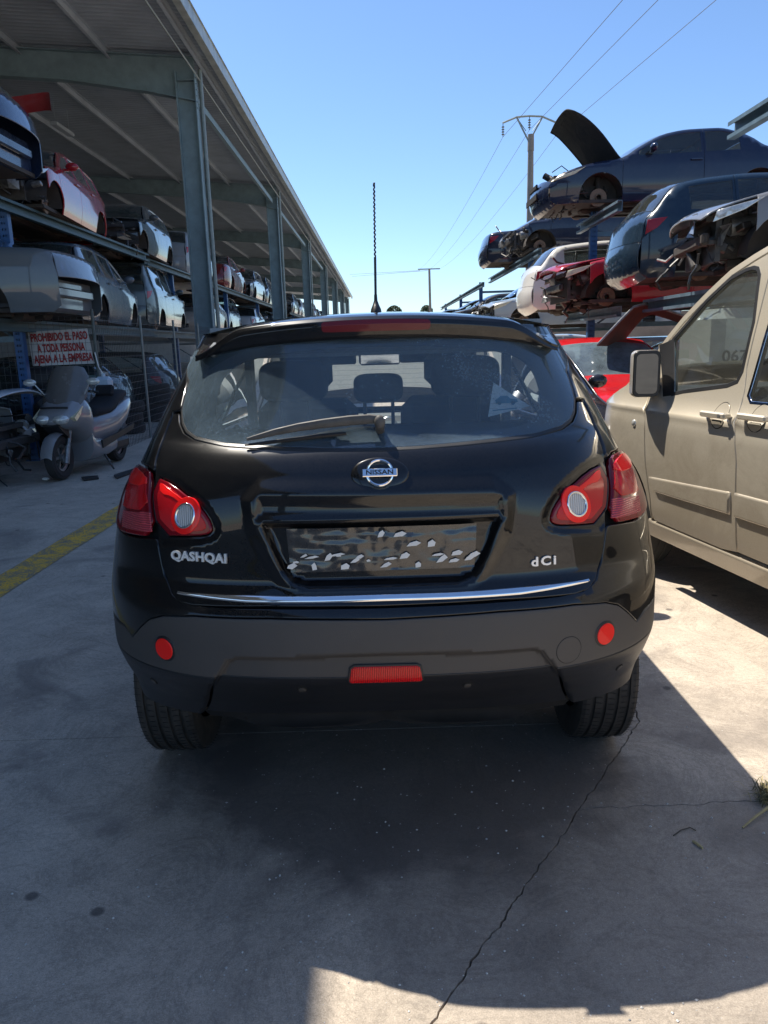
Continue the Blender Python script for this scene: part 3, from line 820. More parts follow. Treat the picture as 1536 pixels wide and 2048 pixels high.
_t = np.linspace(0, pi / 2, 900); _R = np.sin(_t) ** (2 / 3); _D = 1 - np.cos(_t)
_arc = np.concatenate([[0], np.cumsum(np.hypot(np.diff(_R * .87), np.diff(_D * .5)))]); A1 = float(_arc[-1])
DISP = []                                   # (outline, depth, half width of the soft edge, zmin)
def az_disp(a, z, y, x):
    return 0
def base_surf(a, z):
    a = np.asarray(a, float); z = np.asarray(z, float); s = np.sign(a + 1e-15); aa = np.abs(a)
    ac = np.minimum(aa, A1); R = np.interp(ac, _arc, _R); D = np.interp(ac, _arc, _D)
    ex = np.maximum(aa - A1, 0)
    y0 = Y0f(z); y = y0 + (YFf(z) - y0) * D + ex
    ft = 1 - .20 * np.clip((y - 5.1) / 1.05, 0, 1) ** 2
    return np.stack([s * WF(z) * R * ft, y - YB, z + 0 * a], -1)
def surf(a, z):
    P = base_surf(a, z); a = np.asarray(a, float).ravel(); z = np.asarray(z, float).ravel()
    Q = np.stack([a, z], 1)
    for poly, dep, w in DISP:
        d = sdf(Q, poly) if len(Q) else np.zeros(0)
        P[..., 1] -= dep * sstep(d, -w, w)
    return P
# table of projected positions: turns a place in the photograph into a place on the car
def project(P):
    v = P + np.array([X0, YB, -HC]); cx = v @ np.array(_R2); cy = v @ np.array(_U2); cz = v @ np.array(_F)
    return 768 + FPX * cx / cz, 1024 - FPX * cy / cz
_ga, _gz = np.meshgrid(np.linspace(-A1 - .15, A1 + .15, 640), np.linspace(.40, 1.58, 560))
_ga = _ga.ravel(); _gz = _gz.ravel(); _gx, _gy = project(base_surf(_ga, _gz))
def q(px, py):
    i = int(np.argmin((_gx - px) ** 2 + (_gy - py) ** 2 + (np.abs(_ga) > A1) * 4.0)); a, z = _ga[i], _gz[i]
    for _ in range(3):
        P = base_surf(np.array([a, a + 1e-4, a]), np.array([z, z, z + 1e-4])); x, y = project(P)
        J = np.array([[(x[1] - x[0]) / 1e-4, (x[2] - x[0]) / 1e-4], [(y[1] - y[0]) / 1e-4, (y[2] - y[0]) / 1e-4]])
        if abs(np.linalg.det(J)) < 2e5: break
        da, dz = np.linalg.solve(J, [px - x[0], py - y[0]]); a += np.clip(da, -.01, .01); z += np.clip(dz, -.01, .01)
    return (float(a), float(z))
def Q(pts): return [q(*p) for p in pts]
def sym(half):
    """closed outline from its right half, listed from the centre top clockwise to the centre bottom"""
    h = [(max(a, 0.0), z) for a, z in half]
    return h + [(-a, z) for a, z in h[::-1] if a > 1e-3]
def mir(p): return [(-a, z) for a, z in p]
REF = (0, 1.5, .8)
qq = thing('car', 'black hatchback seen from behind, with taped-over number plate and rear wiper', 'car', (X0, YB, 0))
def P_(name, outline, mat, parent=None, **k):
    k.setdefault('step', .022)
    return patch(name, outline, surf, mat, parent or qq, REF, **k)

# relief of the tailgate and bumper
rec = Q([(518, 1046), (985, 1042), (958, 1128), (940, 1152), (905, 1163), (605, 1172), (577, 1163), (560, 1140)])
rec = [((p[0] - q_[0]) / 2, (p[1] + q_[1]) / 2) for p, q_ in zip(rec, [rec[1], rec[0], rec[7], rec[6], rec[5], rec[4], rec[3], rec[2]])]
plate_hood = Q([(520, 1000), (1000, 995), (1004, 1030), (516, 1034)])
mesa = Q([(492, 1000), (520, 968), (985, 962), (1022, 990), (1015, 1060), (965, 1150), (940, 1172), (590, 1182), (560, 1160), (505, 1070)])
DISP.append((mesa, .014, .022)); DISP.append((plate_hood, -.011, .017)); DISP.append((rec, -.030, .013))
skid = Q([(768, 1313), (1062, 1302), (1084, 1306), (1100, 1326), (1143, 1402), (1143, 1460), (768, 1480)])
skid = sym([(0.0, skid[0][1])] + skid[1:-1] + [(0.0, skid[-1][1])])
DISP.append((skid, -.024, .007))
lampw = sym([(0, 0)])  # placeholder outline not used
inner_lamp = smooth_poly(Q([(1208, 928), (1176, 944), (1134, 982), (1110, 1017), (1103, 1040), (1110, 1049), (1130, 1051), (1207, 1045)]), 1)
well = smooth_poly(Q([(1222, 905), (1172, 930), (1122, 972), (1096, 1012), (1087, 1042), (1098, 1058), (1130, 1064), (1222, 1060)]), 1)
DISP.append((well, -.009, .012)); DISP.append((mir(well), -.009, .012))

# backing so that the joints between panels read dark
P_('inner_panel', sym([(0, 1.22)] + [(A1 - .03, 1.20), (A1 + .10, .95), (A1 - .02, .60)] + [(0, .54)]), M_DARK, step=.06, lift=-.03)
# rear window
gl_r = Q([(900, 664), (1000, 668), (1113, 683), (1131, 740), (1148, 797), (1147, 822), (1140, 838), (1122, 852), (1065, 868), (900, 887), (830, 893)])
gl = sym([(0, q(762, 661)[1])] + gl_r + [(0, q(762, 896)[1])])
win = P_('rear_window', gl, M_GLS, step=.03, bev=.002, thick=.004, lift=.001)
clear = sym([(0, q(762, 688)[1])] + Q([(900, 690), (990, 698), (1040, 712), (1068, 738), (1082, 780), (1084, 815), (1070, 838), (1035, 852), (950, 862), (880, 872), (850, 874), (825, 862), (790, 856)]) + [(0, q(762, 856)[1])])
fr_o = offset_poly(gl, .004)
P_('glass_border', fr_o, M_FRIT, win, holes=[smooth_poly(clear, 2)], step=.03, lift=-.006, thick=.002, bev=.0005)
for k in range(17):                         # heating wires
    z = 1.275 + k * .0125; w = .44 - .03 * abs(k - 8) / 8
    aa = np.linspace(-w, w, 24); P = surf(aa, np.full(24, z)); P[:, 1] += .0035
    mb = MB(); vs = [];
    for p in P: vs += [tuple(p + np.array([0, 0, -.0002])), tuple(p + np.array([0, 0, .0002]))]
    mb.v = vs; mb.f = [(2 * i, 2 * i + 2, 2 * i + 3, 2 * i + 1) for i in range(23)]
    mb.build('heating_wire', M_BPL, win, flat=True)
sealp = offset_poly(gl, -.007)
P_('window_seal', sealp, M_BPL, holes=[offset_poly(gl, .002)], step=.012, lift=.0005, bev=.002, thick=.02)
# tailgate
tg_r = Q([(900, 893), (1065, 874), (1126, 858), (1148, 843), (1156, 822), (1156, 803), (1165, 803), (1182, 838), (1204, 893), (1210, 918)]) \
    + [(a, z) for a, z in Q([(1211, 921), (1212, 1000), (1212, 1050), (1207, 1105), (1192, 1158), (1178, 1178), (1150, 1187), (1000, 1198)])]
tg = sym([(0, q(762, 902)[1])] + tg_r + [(0, q(762, 1211)[1])])
tail = P_('tailgate', tg, M_BLK, holes=[offset_poly(inner_lamp, -.004), offset_poly(mir(inner_lamp), -.004)], step=.0085, bev=.0025, thick=.012)
# lamp wells are filled by the lamps
def lamps(s):
    f = (lambda p: p) if s > 0 else mir
    h = P_('tail_lamp', f(inner_lamp), M_REDD, step=.012, lift=.004, bev=.004, thick=.02)
    ri = smooth_poly(Q([(1201, 940), (1180, 951), (1142, 985), (1118, 1016), (1111, 1036), (1124, 1043), (1199, 1037)]), 1)
    P_('lens', f(ri), M_REDR, h, step=.01, lift=.006, bev=.001)
    P_('lens', f(smooth_poly(Q([(1199, 942), (1190, 946), (1148, 981), (1160, 984), (1176, 970), (1198, 964)]), 1)), M_RED, h, step=.01, lift=.0085, bev=.001)
    c = q(1152, 1010)
    def ring(r0, r1, y0, y1, nm, mt):
        o = [(c[0] + r1 * cos(t), c[1] + r1 * sin(t)) for t in np.linspace(0, 2 * pi, 40)[:-1]]
        i = [[(c[0] + r0 * cos(t), c[1] + r0 * sin(t)) for t in np.linspace(0, 2 * pi, 36)[:-1]]] if r0 > 0 else []
        P_(nm, f(o), mt, h, holes=[f(k) for k in i], step=.005, lift=y1, bev=.0012, thick=.008)
    ring(.031, .049, 0, .0085, 'red_ring', M_RED)
    ring(.0285, .0335, 0, .013, 'chrome_ring', M_CHR)
    rr = P_('reversing_light', f([(c[0] + .0287 * cos(t), c[1] + .0287 * sin(t)) for t in np.linspace(0, 2 * pi, 30)[:-1]]), M_CLR, h, step=.005, lift=.009, bev=.003, thick=.008)
    out = Q([(1216, 922), (1226, 906), (1239, 898), (1252, 912), (1266, 943), (1277, 985), (1281, 1030), (1272, 1037), (1217, 1046)])
    for i_ in (3, 4, 5, 6, 7): out[i_] = (out[i_][0] + (.05 if i_ < 7 else .03), out[i_][1])
    out = smooth_poly(out, 1)
    h2 = P_('tail_lamp', f(out), M_REDD, step=.014, lift=.006, bev=.004, thick=.02)
    up = Q([(1223, 930), (1240, 915), (1252, 930), (1264, 975), (1268, 988), (1223, 994)])
    up = [(a + (.028 if i in (2, 3, 4) else 0), z) for i, (a, z) in enumerate(up)]
    P_('lens', f(smooth_poly(up, 1)), M_REDR, h2, step=.01, lift=.009, bev=.001)
    tp = Q([(1222, 925), (1240, 906), (1252, 922), (1256, 940), (1226, 948)])
    tp = [(a + (.025 if i in (2, 3) else 0), z) for i, (a, z) in enumerate(tp)]
    P_('lens', f(smooth_poly(tp, 1)), M_RED, h2, step=.01, lift=.0115, bev=.001)
    lo = Q([(1222, 999), (1268, 993), (1271, 1026), (1221, 1038)])
    lo = [(a + (.022 if i in (1, 2) else 0), z) for i, (a, z) in enumerate(lo)]
    P_('lens', f(lo), M_PINK, h2, step=.01, lift=.009, bev=.001)
lamps(1); lamps(-1)
# rear pillars and quarter panels
def quarter(s):
    f = (lambda p: p) if s > 0 else mir
    z1 = q(1234, 897)[1]
    o = [(.40, 1.485)] + Q([(1117, 684), (1137, 742), (1153, 796), (1168, 797), (1186, 836), (1208, 889), (1214, 915), (1224, 903), (1237, 895)]) + [(A1 + .03, z1 - .015), (A1 + .10, z1 - .05), (A1 + .32, z1 - .02), (A1 + .32, 1.53), (.40, 1.528)]
    P_('rear_pillar', f(o), M_BLK, step=.018, bev=.003, thick=.012)
quarter(1); quarter(-1)
# painted upper bumper and the grey lower bumper
vx = [(768, 1241), (1000, 1225), (1150, 1211), (1213, 1207), (1238, 1212), (1257, 1227), (1274, 1245)]
line = Q(vx)
z0 = q(762, 1216)[1]
bu = sym([(0, z0)] + Q([(1000, 1204), (1120, 1193), (1168, 1182), (1188, 1166), (1203, 1125), (1213, 1055), (1217, 1051), (1270, 1042)])
         + [(A1 + .03, q(1270, 1042)[1] + .004), (A1 + .05, .80), (A1 + .02, .715), (line[-1][0] + .045, line[-1][1] + .025)] + [(a, z + .0035) for a, z in line[:0:-1]] + [(0, line[0][1] + .0035)])
P_('upper_bumper', bu, M_BLK, step=.014, bev=.003, thick=.012)
bot = Q([(1262, 1358), (1240, 1376), (1190, 1395), (1140, 1408), (1000, 1421), (850, 1428)])
zl = q(762, 1361)[1]
sk = [p for p in skid if p[0] > 0]                       # right flank of the recessed centre, top to bottom
f_ = (sk[2][1] - zl) / (sk[2][1] - sk[3][1]); ze = (sk[2][0] + (sk[3][0] - sk[2][0]) * f_, zl)
gp = .0022
def outw(p): return (p[0] + gp, p[1])
side_end = (bot[0][0] + .04, bot[0][1] + .05)
bl = [(0, line[0][1])] + line[1:] + [(line[-1][0] + .045, line[-1][1] + .018), (A1 + .01, .70), (A1 + .04, .74), (A1 + .09, .70), (A1 + .02, .60), (side_end[0] + .01, max(side_end[1], zl + .004))] + [(side_end[0] - .02, zl + .001), (ze[0] + gp, zl + .001)] + [outw(sk[2]), outw(sk[1]), (sk[0][0] + gp, sk[0][1] + gp)]
P_('lower_bumper', sym(bl + [(0, skid[0][1] + gp)]), M_PLA, step=.011, bev=.002, thick=.03)
P_('bumper_centre', sym([(0, skid[0][1] - gp), (sk[0][0] - gp, sk[0][1] - gp), (sk[1][0] - gp, sk[1][1]), (sk[2][0] - gp, sk[2][1]), (ze[0] - gp, zl + .001), (0, zl + .001)]), M_PLA, step=.011, bev=.002, thick=.03)
P_('bumper_skirt', sym([(0, zl - .001), (ze[0] - gp, zl - .001), (bot[3][0] - .006, bot[3][1] + .004), bot[4], bot[5], (0, q(762, 1430)[1])]), M_SKIRT_SHADE, step=.011, bev=.002, thick=.03)
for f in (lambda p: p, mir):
    P_('bumper_skirt', f([(ze[0] + gp, zl - .001), (side_end[0] - .02, zl - .001)] + [bot[0], bot[1], bot[2], (bot[3][0] + .002, bot[3][1] + .002)]), M_SKIRT_SHADE, step=.011, bev=.002, thick=.03)
P_('bumper_underside', sym([(0, q(762, 1427)[1] + .002), (bot[3][0], bot[3][1]), (bot[3][0], bot[3][1] - .03), (0, q(762, 1430)[1] - .04)]), M_DARK, step=.05, lift=-.02)
# chrome strip along the foot of the tailgate
top = Q([(762, 1188), (900, 1184), (1040, 1174), (1178, 1158)]); lo_ = Q([(1179, 1163), (1040, 1189), (900, 1198), (762, 1202)])
P_('chrome_strip', sym([(0, top[0][1])] + top[1:] + lo_[:-1] + [(0, lo_[-1][1])]), M_CHR, step=.008, lift=.007, bev=.0055, thick=.012)
# round reflectors, towing-eye cover, parking sensors, fog lamp
def disc(px, py, r, nm, mt, lift, bev=.002, parent=None, ring=0.0, step=.006, th=.01):
    c = q(px, py); o = [(c[0] + r * cos(t), c[1] + r * sin(t)) for t in np.linspace(0, 2 * pi, 40)[:-1]]
    hl = [[(c[0] + ring * cos(t), c[1] + ring * sin(t)) for t in np.linspace(0, 2 * pi, 32)[:-1]]] if ring else []
    return P_(nm, o, mt, parent, holes=hl, step=step, lift=lift, bev=bev, thick=th)
for (px, py) in ((1210, 1267), (330, 1297)):
    b_ = disc(px, py, .0365, 'reflector_housing', M_BPL, .0035, .003); disc(px, py, .0300, 'reflector', M_REFL, .007, .002, b_)
disc(1138, 1300, .0370, 'towing_eye_cover', M_PLA, .0015, .0012)
disc(1138, 1300, .0385, 'cover_joint', M_DARK, .0004, .0003, ring=.0368)
for (px, py) in ((603, 1386), (937, 1377), (308, 1362), (1238, 1335)):
    b_ = disc(px, py, .0135, 'parking_sensor', M_DARK, .0025, .001, step=.004); disc(px, py, .0100, 'sensor_face', M_PLA, .0045, .001, b_, step=.004)
c0, c1 = q(770, 1338), q(770, 1368)
fo = [(-.082, c0[1]), (.082, c0[1] - .001), (.091, c0[1] - .006), (.098, c1[1] + .004), (.094, c1[1]), (-.094, c1[1]), (-.098, c1[1] + .004), (-.091, c0[1] - .006)]
fb = P_('fog_lamp', offset_poly(fo, -.005), M_BPL, lift=.006, bev=.002, step=.01, thick=.012)
P_('lens', fo, M_FOG, fb, lift=.010, bev=.004, step=.008)

M_SATIN = plain('satin_chrome', (.80, .80, .80), .38, metal=.55, var=.04)
def frame_at(a, z, lift=0.0):
    """position and axes (right, up, out) on the tailgate"""
    e = 1e-3; P = surf(np.array([a, a + e, a]), np.array([z, z, z + e]))
    u = Vector(P[1] - P[0]).normalized(); v = Vector(P[2] - P[0]).normalized(); n = u.cross(v).normalized()
    if n.y > 0: n = -n
    v = n.cross(u).normalized()
    if v.z < 0: v = -v
    p = Vector(P[0]) + n * lift
    return p, Matrix((u, v, n)).transposed()
# maker's badge
a_, z_ = q(756, 949); p, Mx = frame_at(0.0, z_ , .004)
Mb = Matrix.Translation(p) @ Mx.to_4x4()
def put(mb, nm, mt, par=None, M=Mb, **k):
    mb.v = [tuple(M @ Vector(v)) for v in mb.v]; return mb.build(nm, mt, par or qq, **k)
mb = MB(); mb.ell((0, 0, -.003), (.075, .046, .009), 14); bp_ = put(mb, 'badge_mount', M_BLK)
mb = MB(); mb.lathe([(.0285, .012), (.030, .0175), (.033, .019), (.0360, .0175), (.0375, .012), (.0375, .004), (.0285, .004)], axis='z', n=56, close=True); bd = put(mb, 'badge_ring', M_CHR, bp_)
mb = MB(); mb.box((0, 0, .0175), (.0905, .0215, .008), bev=.002); put(mb, 'badge_bar', M_CHR, bp_)
t_ = text_mesh('badge_lettering', 'NISSAN', .0165, M_BPL, bp_, (0, 0, 0), (0, 0, 0), ext=.0006, sx=1.28, bold=.0004)
t_.matrix_local = Mb @ Matrix.Translation((0, -.0002, .0222))
def script(body, px, py, size, sx, nm, bold=.0014, sp=1.05):
    a, z = q(px, py); p, Mx = frame_at(a, z, .003)
    t = text_mesh(nm, body, size, M_SATIN, qq, (0, 0, 0), (0, 0, 0), ext=.0028, sx=sx, bold=bold, spacing=sp)
    t.matrix_local = Matrix.Translation(p) @ Mx.to_4x4(); return t
script('QASHQAI', 399, 1114, .0335, 1.12, 'model_lettering')
script('dCi', 1086, 1122, .0335, 1.25, 'engine_lettering', bold=.0010, sp=1.3)
# taped number plate: a crumpled black film with torn gaps over a white plate
cz = q(752, 1098)[1]; pw, ph = .255, .058
def plate_surf(a, z):
    P = surf(a, z); P = P.copy(); P[:, 1] -= .010; return P
M_TAPE = plain('black_tape', (0.03, 0.029, 0.028), .22, var=.3, scale=60, coat=1.0)
mb = MB(); nx, nz = 74, 20; r = random.Random(5)
from mathutils import noise
for j in range(nz + 1):
    for i in range(nx + 1):
        a = -pw + 2 * pw * i / nx; z = cz - ph + 2 * ph * j / nz
        a *= 1 + .06 * (j / nz - .5)
        P = surf(np.array([a]), np.array([z]))[0]
        h = noise.noise(Vector((a * 38, z * 55, 1.3))) * .0016 + noise.noise(Vector((a * 9 + z * 14, z * 60, 4))) * .0030 + abs(noise.noise(Vector((a * 30, z * 12, 9)))) * .002
        mb.v.append((P[0], P[1] - .014 - h, P[2]))
for j in range(nz):
    for i in range(nx):
        k = j * (nx + 1) + i; mb.f.append((k, k + 1, k + nx + 2, k + nx + 1))
tape = mb.build('plate_tape', M_TAPE, qq, sharp=20, recalc=False)
for k in range(26):
    px = 580 + k * 14.6 + r.uniform(-8, 8); py = r.choice([1112, 1122, 1133]) + r.uniform(-3, 3) - (px - 585) * .016
    if k in (12, 15, 17, 19): py -= 40
    a, z = q(px, py); w = r.uniform(.007, .021); h = r.uniform(.003, .011); sh = r.uniform(-.008, .008)
    o = [(a - w, z - h), (a + w * .3, z - h * .8), (a + w + sh, z + h * .2), (a + w * .4 + sh, z + h), (a - w * .5 + sh, z + h * .3)]
    patch('plate_gap', o, plate_surf, M_WHT, tape, REF, step=.02, bev=.0004, thick=.001, lift=.012)
# rear wiper lying on the glass
M_WIP = plain('wiper_dusty', (0.085, 0.078, 0.070), .6, var=.3, scale=25, bump=.2)
def on_glass(px, py, lift):
    a, z = q(px, py); p, m_ = frame_at(a, z, lift); return p
wp = [(757, 850), (740, 849), (700, 852), (650, 858), (600, 866), (555, 876), (520, 885), (498, 892)]
rings = []
for i, (x, y) in enumerate(wp):
    p = on_glass(x, y, .030 if i < 6 else .022); w = [.011, .013, .0135, .0125, .011, .009, .007, .004][i]; th = [.008, .009, .009, .008, .007, .006, .005, .003][i]
    rings.append([p + Vector((0, -th * sin(t) - .0, w * cos(t))) for t in np.linspace(0, 2 * pi, 11)[:-1]])
wa = MB(); wa.loft(rings); wa = wa.build('wiper_arm', M_WIP, qq)
pc = on_glass(760, 861, .0); nrm_ = frame_at(*q(760, 861))[1].col[2]
mb = MB(); mb.cyl(pc, pc + nrm_ * .035, .0125, .011, 16); mb.ell(pc + nrm_ * .030 + Vector((0, 0, .006)), (.015, .012, .020), 8); mb.build('wiper_pivot', M_WIP, wa)
mb = MB(); P0 = [on_glass(x, y, l) for x, y, l in ((693, 872, .013), (640, 877, .011), (580, 885, .010), (530, 892, .010), (492, 896, .010))]
mb.tube(P0, [.0055, .006, .006, .005, .003], 6); mb.build('wiper_blade', M_BPL, wa)
# spoiler with the high brake lamp
def spo(s, x):
    prof = np.array([(2.42, 1.578), (2.34, 1.5745), (2.26, 1.570), (2.20, 1.5645), (2.172, 1.558), (2.158, 1.548), (2.154, 1.536), (2.156, 1.524), (2.163, 1.506), (2.170, 1.498), (2.185, 1.494), (2.26, 1.492), (2.34, 1.49)])
    k = np.arange(len(prof)); y = np.interp(s, k, prof[:, 0]); z = np.interp(s, k, prof[:, 1]); u = np.abs(x) / .535
    dn = np.interp(s, [0, 2, 6, 9, 12], [.055, .050, .043, .040, .04])
    return np.stack([x, y - YB + .135 * u ** 2.3 * np.interp(s, [0, 2, 5, 12], [.15, .6, 1, 1]), z - dn * u ** 2.2 - .052 * sstep(u, .70, 1.0) * np.interp(s, [0, 3, 6.5, 8.5, 12], [.35, 1, .8, 0, 0])], -1)
sx_ = np.linspace(-.535, .535, 60); ss = np.linspace(0, 12, 61); SS, XX = np.meshgrid(ss, sx_); G = spo(SS.ravel(), XX.ravel())
mb = MB(); mb.v = [tuple(v) for v in G]; m_ = len(ss)
mb.f = [(i * m_ + j, i * m_ + j + 1, (i + 1) * m_ + j + 1, (i + 1) * m_ + j) for i in range(59) for j in range(60)] + [tuple(range(m_)), tuple(59 * m_ + j for j in range(m_))[::-1]]
spoiler = mb.build('spoiler', M_BLK, qq, sharp=50)
def hm(a, s): return spo(5.2 + (s - 0) * 1.0, a)
P_h = patch('high_brake_lamp', smooth_poly([(-.150, .15), (-.140, -.2), (.140, -.2), (.152, .15), (.152, 1.7), (.142, 2.15), (-.142, 2.15), (-.150, 1.7)], 2), lambda a, s: hm(np.asarray(a), np.asarray(s)), M_HML, spoiler, (0, 1.0, 1.53), step=.05, lift=.002, bev=.001, thick=.003)
# roof, windscreen, bonnet
def strip(name, st, mat, ncr=17, parent=None, sharp=40):
    mb = MB()
    for (y, w, ze, zc) in st:
        for k in range(ncr):
            u = -1 + 2 * k / (ncr - 1); mb.v.append((u * w, y - YB, ze + (zc - ze) * (1 - abs(u) ** 2.6)))
    for i in range(len(st) - 1):
        for k in range(ncr - 1):
            a = i * ncr + k; mb.f.append((a, a + 1, a + ncr + 1, a + ncr))
    return mb.build(name, mat, parent or qq, sharp=sharp, recalc=False)
strip('roof', [(2.36, .495, 1.530, 1.574), (2.45, .545, 1.526, 1.577), (2.6, .574, 1.526, 1.583), (3.0, .580, 1.530, 1.594), (3.5, .585, 1.532, 1.598), (4.0, .585, 1.515, 1.578), (4.25, .58, 1.48, 1.54)], M_BLK)
ws = strip('windscreen', [(4.26, .575, 1.478, 1.535), (4.7, .66, 1.26, 1.33), (5.12, .73, 1.03, 1.10)], M_GLS2)
strip('bonnet', [(5.14, .745, 1.02, 1.075), (5.5, .74, .99, 1.04), (5.85, .70, .93, .98), (6.02, .66, .84, .89), (6.10, .64, .70, .74)], M_BLK)
strip('front_bumper', [(6.10, .645, .70, .74), (6.16, .66, .55, .55), (6.13, .66, .3, .3), (6.05, .66, .20, .20), (5.2, .66, .20, .20)], M_PLA)  # last rows run back beneath the nose to block light under the car
AS = A1 - (2.42)                                     # arc coordinate of a place on the flank = y + AS
def Y2A(y): return y + A1 - 2.42
for s in (1, -1):
    f = (lambda p: p) if s > 0 else mir
    up = [(A1 + .325, 1.145), (A1 + .325, 1.525), (Y2A(4.24), 1.49), (Y2A(4.8), 1.20), (Y2A(5.12), 1.02), (Y2A(5.0), 1.0)]
    w1 = [(Y2A(2.95), 1.19), (Y2A(3.0), 1.44), (Y2A(3.55), 1.47), (Y2A(3.55), 1.13)]
    w2 = [(Y2A(3.65), 1.125), (Y2A(3.65), 1.475), (Y2A(4.15), 1.46), (Y2A(4.62), 1.22), (Y2A(4.75), 1.09)]
    flank = [(A1 + .325, 1.145), (A1 + .325, 1.525), (Y2A(4.24), 1.50), (Y2A(5.12), 1.04), (Y2A(5.9), .93), (Y2A(6.10), .75), (Y2A(6.1), .35), (Y2A(5.72), .32)] \
        + [(Y2A(5.35 + .37 * cos(t)), .34 + .37 * sin(t)) for t in np.linspace(.05, pi - .05, 14)] + [(Y2A(4.9), .28), (Y2A(3.15), .28)] \
        + [(Y2A(2.72 + .37 * cos(t)), .34 + .37 * sin(t)) for t in np.linspace(.05, pi * .62, 9)] + [(Y2A(2.52), .72), (Y2A(2.46), .76), (Y2A(2.46), .93), (Y2A(2.50), 1.03), (Y2A(2.62), 1.09)]
    P_('body_side', f(flank), M_BLK, holes=[f(w1), f(w2)], step=.05, lift=-.001)
    P_('side_window', f(w1), M_GLS2, step=.2, lift=-.006); P_('side_window', f(w2), M_GLS2, step=.2, lift=-.006)
    mb = MB(); mb.ell((s * 1.0, 4.35 - YB, 1.07), (.10, .06, .075), 8); mb.box((s * .87, 4.37 - YB, 1.03), (.15, .04, .05), bev=.015); mb.build('door_mirror', M_BLK, qq)
    mb = MB(); pts = []
    for t in np.linspace(.1, pi - .55, 16): pts.append((s * .875, 2.73 - YB + .385 * cos(t), .345 + .385 * sin(t)))
    mb.tube(pts, .020, 8); mb.build('wheel_arch_trim', M_PLA, qq)
    mb = MB(); lr = [(2.72 - YB + .39 * cos(t), .36 + .39 * sin(t)) for t in np.linspace(-.1, pi - .42, 16)]
    mb.v = [(xx, y, z) for y, z in lr for xx in (s * .84, s * .52)]; mb.f = [(2 * i, 2 * i + 1, 2 * i + 3, 2 * i + 2) for i in range(15)]
    mb.build('wheel_arch_liner', M_DARK, qq, recalc=False)
# antenna
a0 = at_d(752, 618, 2.62); a1 = at_d(748, 366, 2.62 + .10)
ob = Vector((X0, YB, 0)); b0 = a0 - ob; t1 = a1 - ob; b0.z = 1.583
mb = MB(); mb.loft([[Vector(b0) + Vector((rx * cos(t), ry * sin(t) + dy, h)) for t in np.linspace(0, 2 * pi, 15)[:-1]] for rx, ry, h, dy in ((.019, .034, 0, 0), (.017, .030, .012, 0), (.011, .018, .026, .003), (.006, .008, .040, .004), (.005, .005, .06, .004))])
an = mb.build('antenna', M_BPL, qq)
mb = MB(); pa = b0 + Vector((0, .004, .05)); mb.tube([pa, pa.lerp(t1, .35)], .0042, 8)
pts = []; rr = []
for k in range(150):
    t = k / 149; p_ = pa.lerp(t1, .02 + .98 * t); an_ = t * 2 * pi * 26; pts.append(p_ + Vector((cos(an_) * .0016, sin(an_) * .0016, 0))); rr.append(.0030)
mb.tube(pts, rr, 6); mb.tube([pa.lerp(t1, .97), t1], .0036, 8); mb.build('mast', M_BPL, an)
# wheels
def tyre_wheel(name, c, R=.335, w=.200, parent=None, M_T=None, groove=True, rim_mat=None):
    hw = w / 2; prof = [(R * .66, -hw * .82), (R * .80, -hw), (R * .90, -hw * 1.0), (R * .965, -hw * .93), (R * .99, -hw * .82)]
    gs = [-.58, -.2, .2, .58] if groove else []
    for g_ in gs:
        gc = g_ * hw; rr_ = R * (1 - .010 * abs(g_)); prof += [(rr_, gc - .0065), (rr_ - .009, gc - .005), (rr_ - .009, gc + .005), (rr_, gc + .0065)]
    prof += [(R * .99, hw * .82), (R * .965, hw * .93), (R * .90, hw), (R * .80, hw), (R * .66, hw * .82)]
    mb = MB(); mb.lathe(prof, c, 'x', 60)
    t = mb.build(name, M_T or M_TREAD, parent, sharp=28, recalc=True)
    return t
def tread_mat():
    m, nt, b = nmat('tyre_tread'); tc = N(nt, 'ShaderNodeTexCoord'); s = N(nt, 'ShaderNodeSeparateXYZ')
    b.inputs['Base Color'].default_value = (.030, .028, .027, 1); b.inputs['Roughness'].default_value = .75
    n = N(nt, 'ShaderNodeTexNoise', Scale=20, Detail=6.0); nt.links.new(tc.outputs['Object'], n.inputs['Vector'])
    r = ramp(nt, n.outputs[0], .3, (.020, .019, .018, 1), .75, (.055, .048, .042, 1)); nt.links.new(r.outputs[0], b.inputs['Base Color'])
    return m
M_TREAD = tread_mat()
M_ALU = plain('alloy', (.45, .45, .46), .35, metal=.8, var=.15)
for (x, y) in ((-.765, 2.72), (.765, 2.72), (-.775, 5.35), (.775, 5.35)):
    h = tyre_wheel('wheel', (x, y - YB, .335), parent=qq)
    mb = MB(); s = 1 if x > 0 else -1; mb.lathe([(.225, x + s * .09), (.21, x + s * .03), (.06, x + s * .05), (.03, x + s * .06)], (0, y - YB, .335), 'x', 30)
    for k in range(5):
        t = k * 2 * pi / 5; mb.box((x + s * .06, y - YB + .13 * cos(t), .335 + .13 * sin(t)), (.03, .18, .04), (t, 0, 0), bev=.01)
    mb.build('rim', M_ALU, h)
    if y < 3:                                        # sipes cut across the shoulders
        mb = MB()
        for k in range(58):
            t = -pi * .62 + k * (pi * 1.24) / 57
            for xx in (-.082, .082, -.042, 0.0, .042):
                R_ = .3368 if abs(xx) < .08 else .3335; t2 = t + (.02 if xx in (-.042, .042) else 0)
                c_ = Vector((x + xx, y - YB - R_ * cos(t2), .335 + R_ * sin(t2)))
                mb.box(c_, (.022, .0010, .0013), (-t2, 0, .25 if xx > 0 else -.25))
        mb.v = [v for v in mb.v]; mb.build('tread_sipes', M_DARK, h, flat=True)['kind'] = 'stuff'
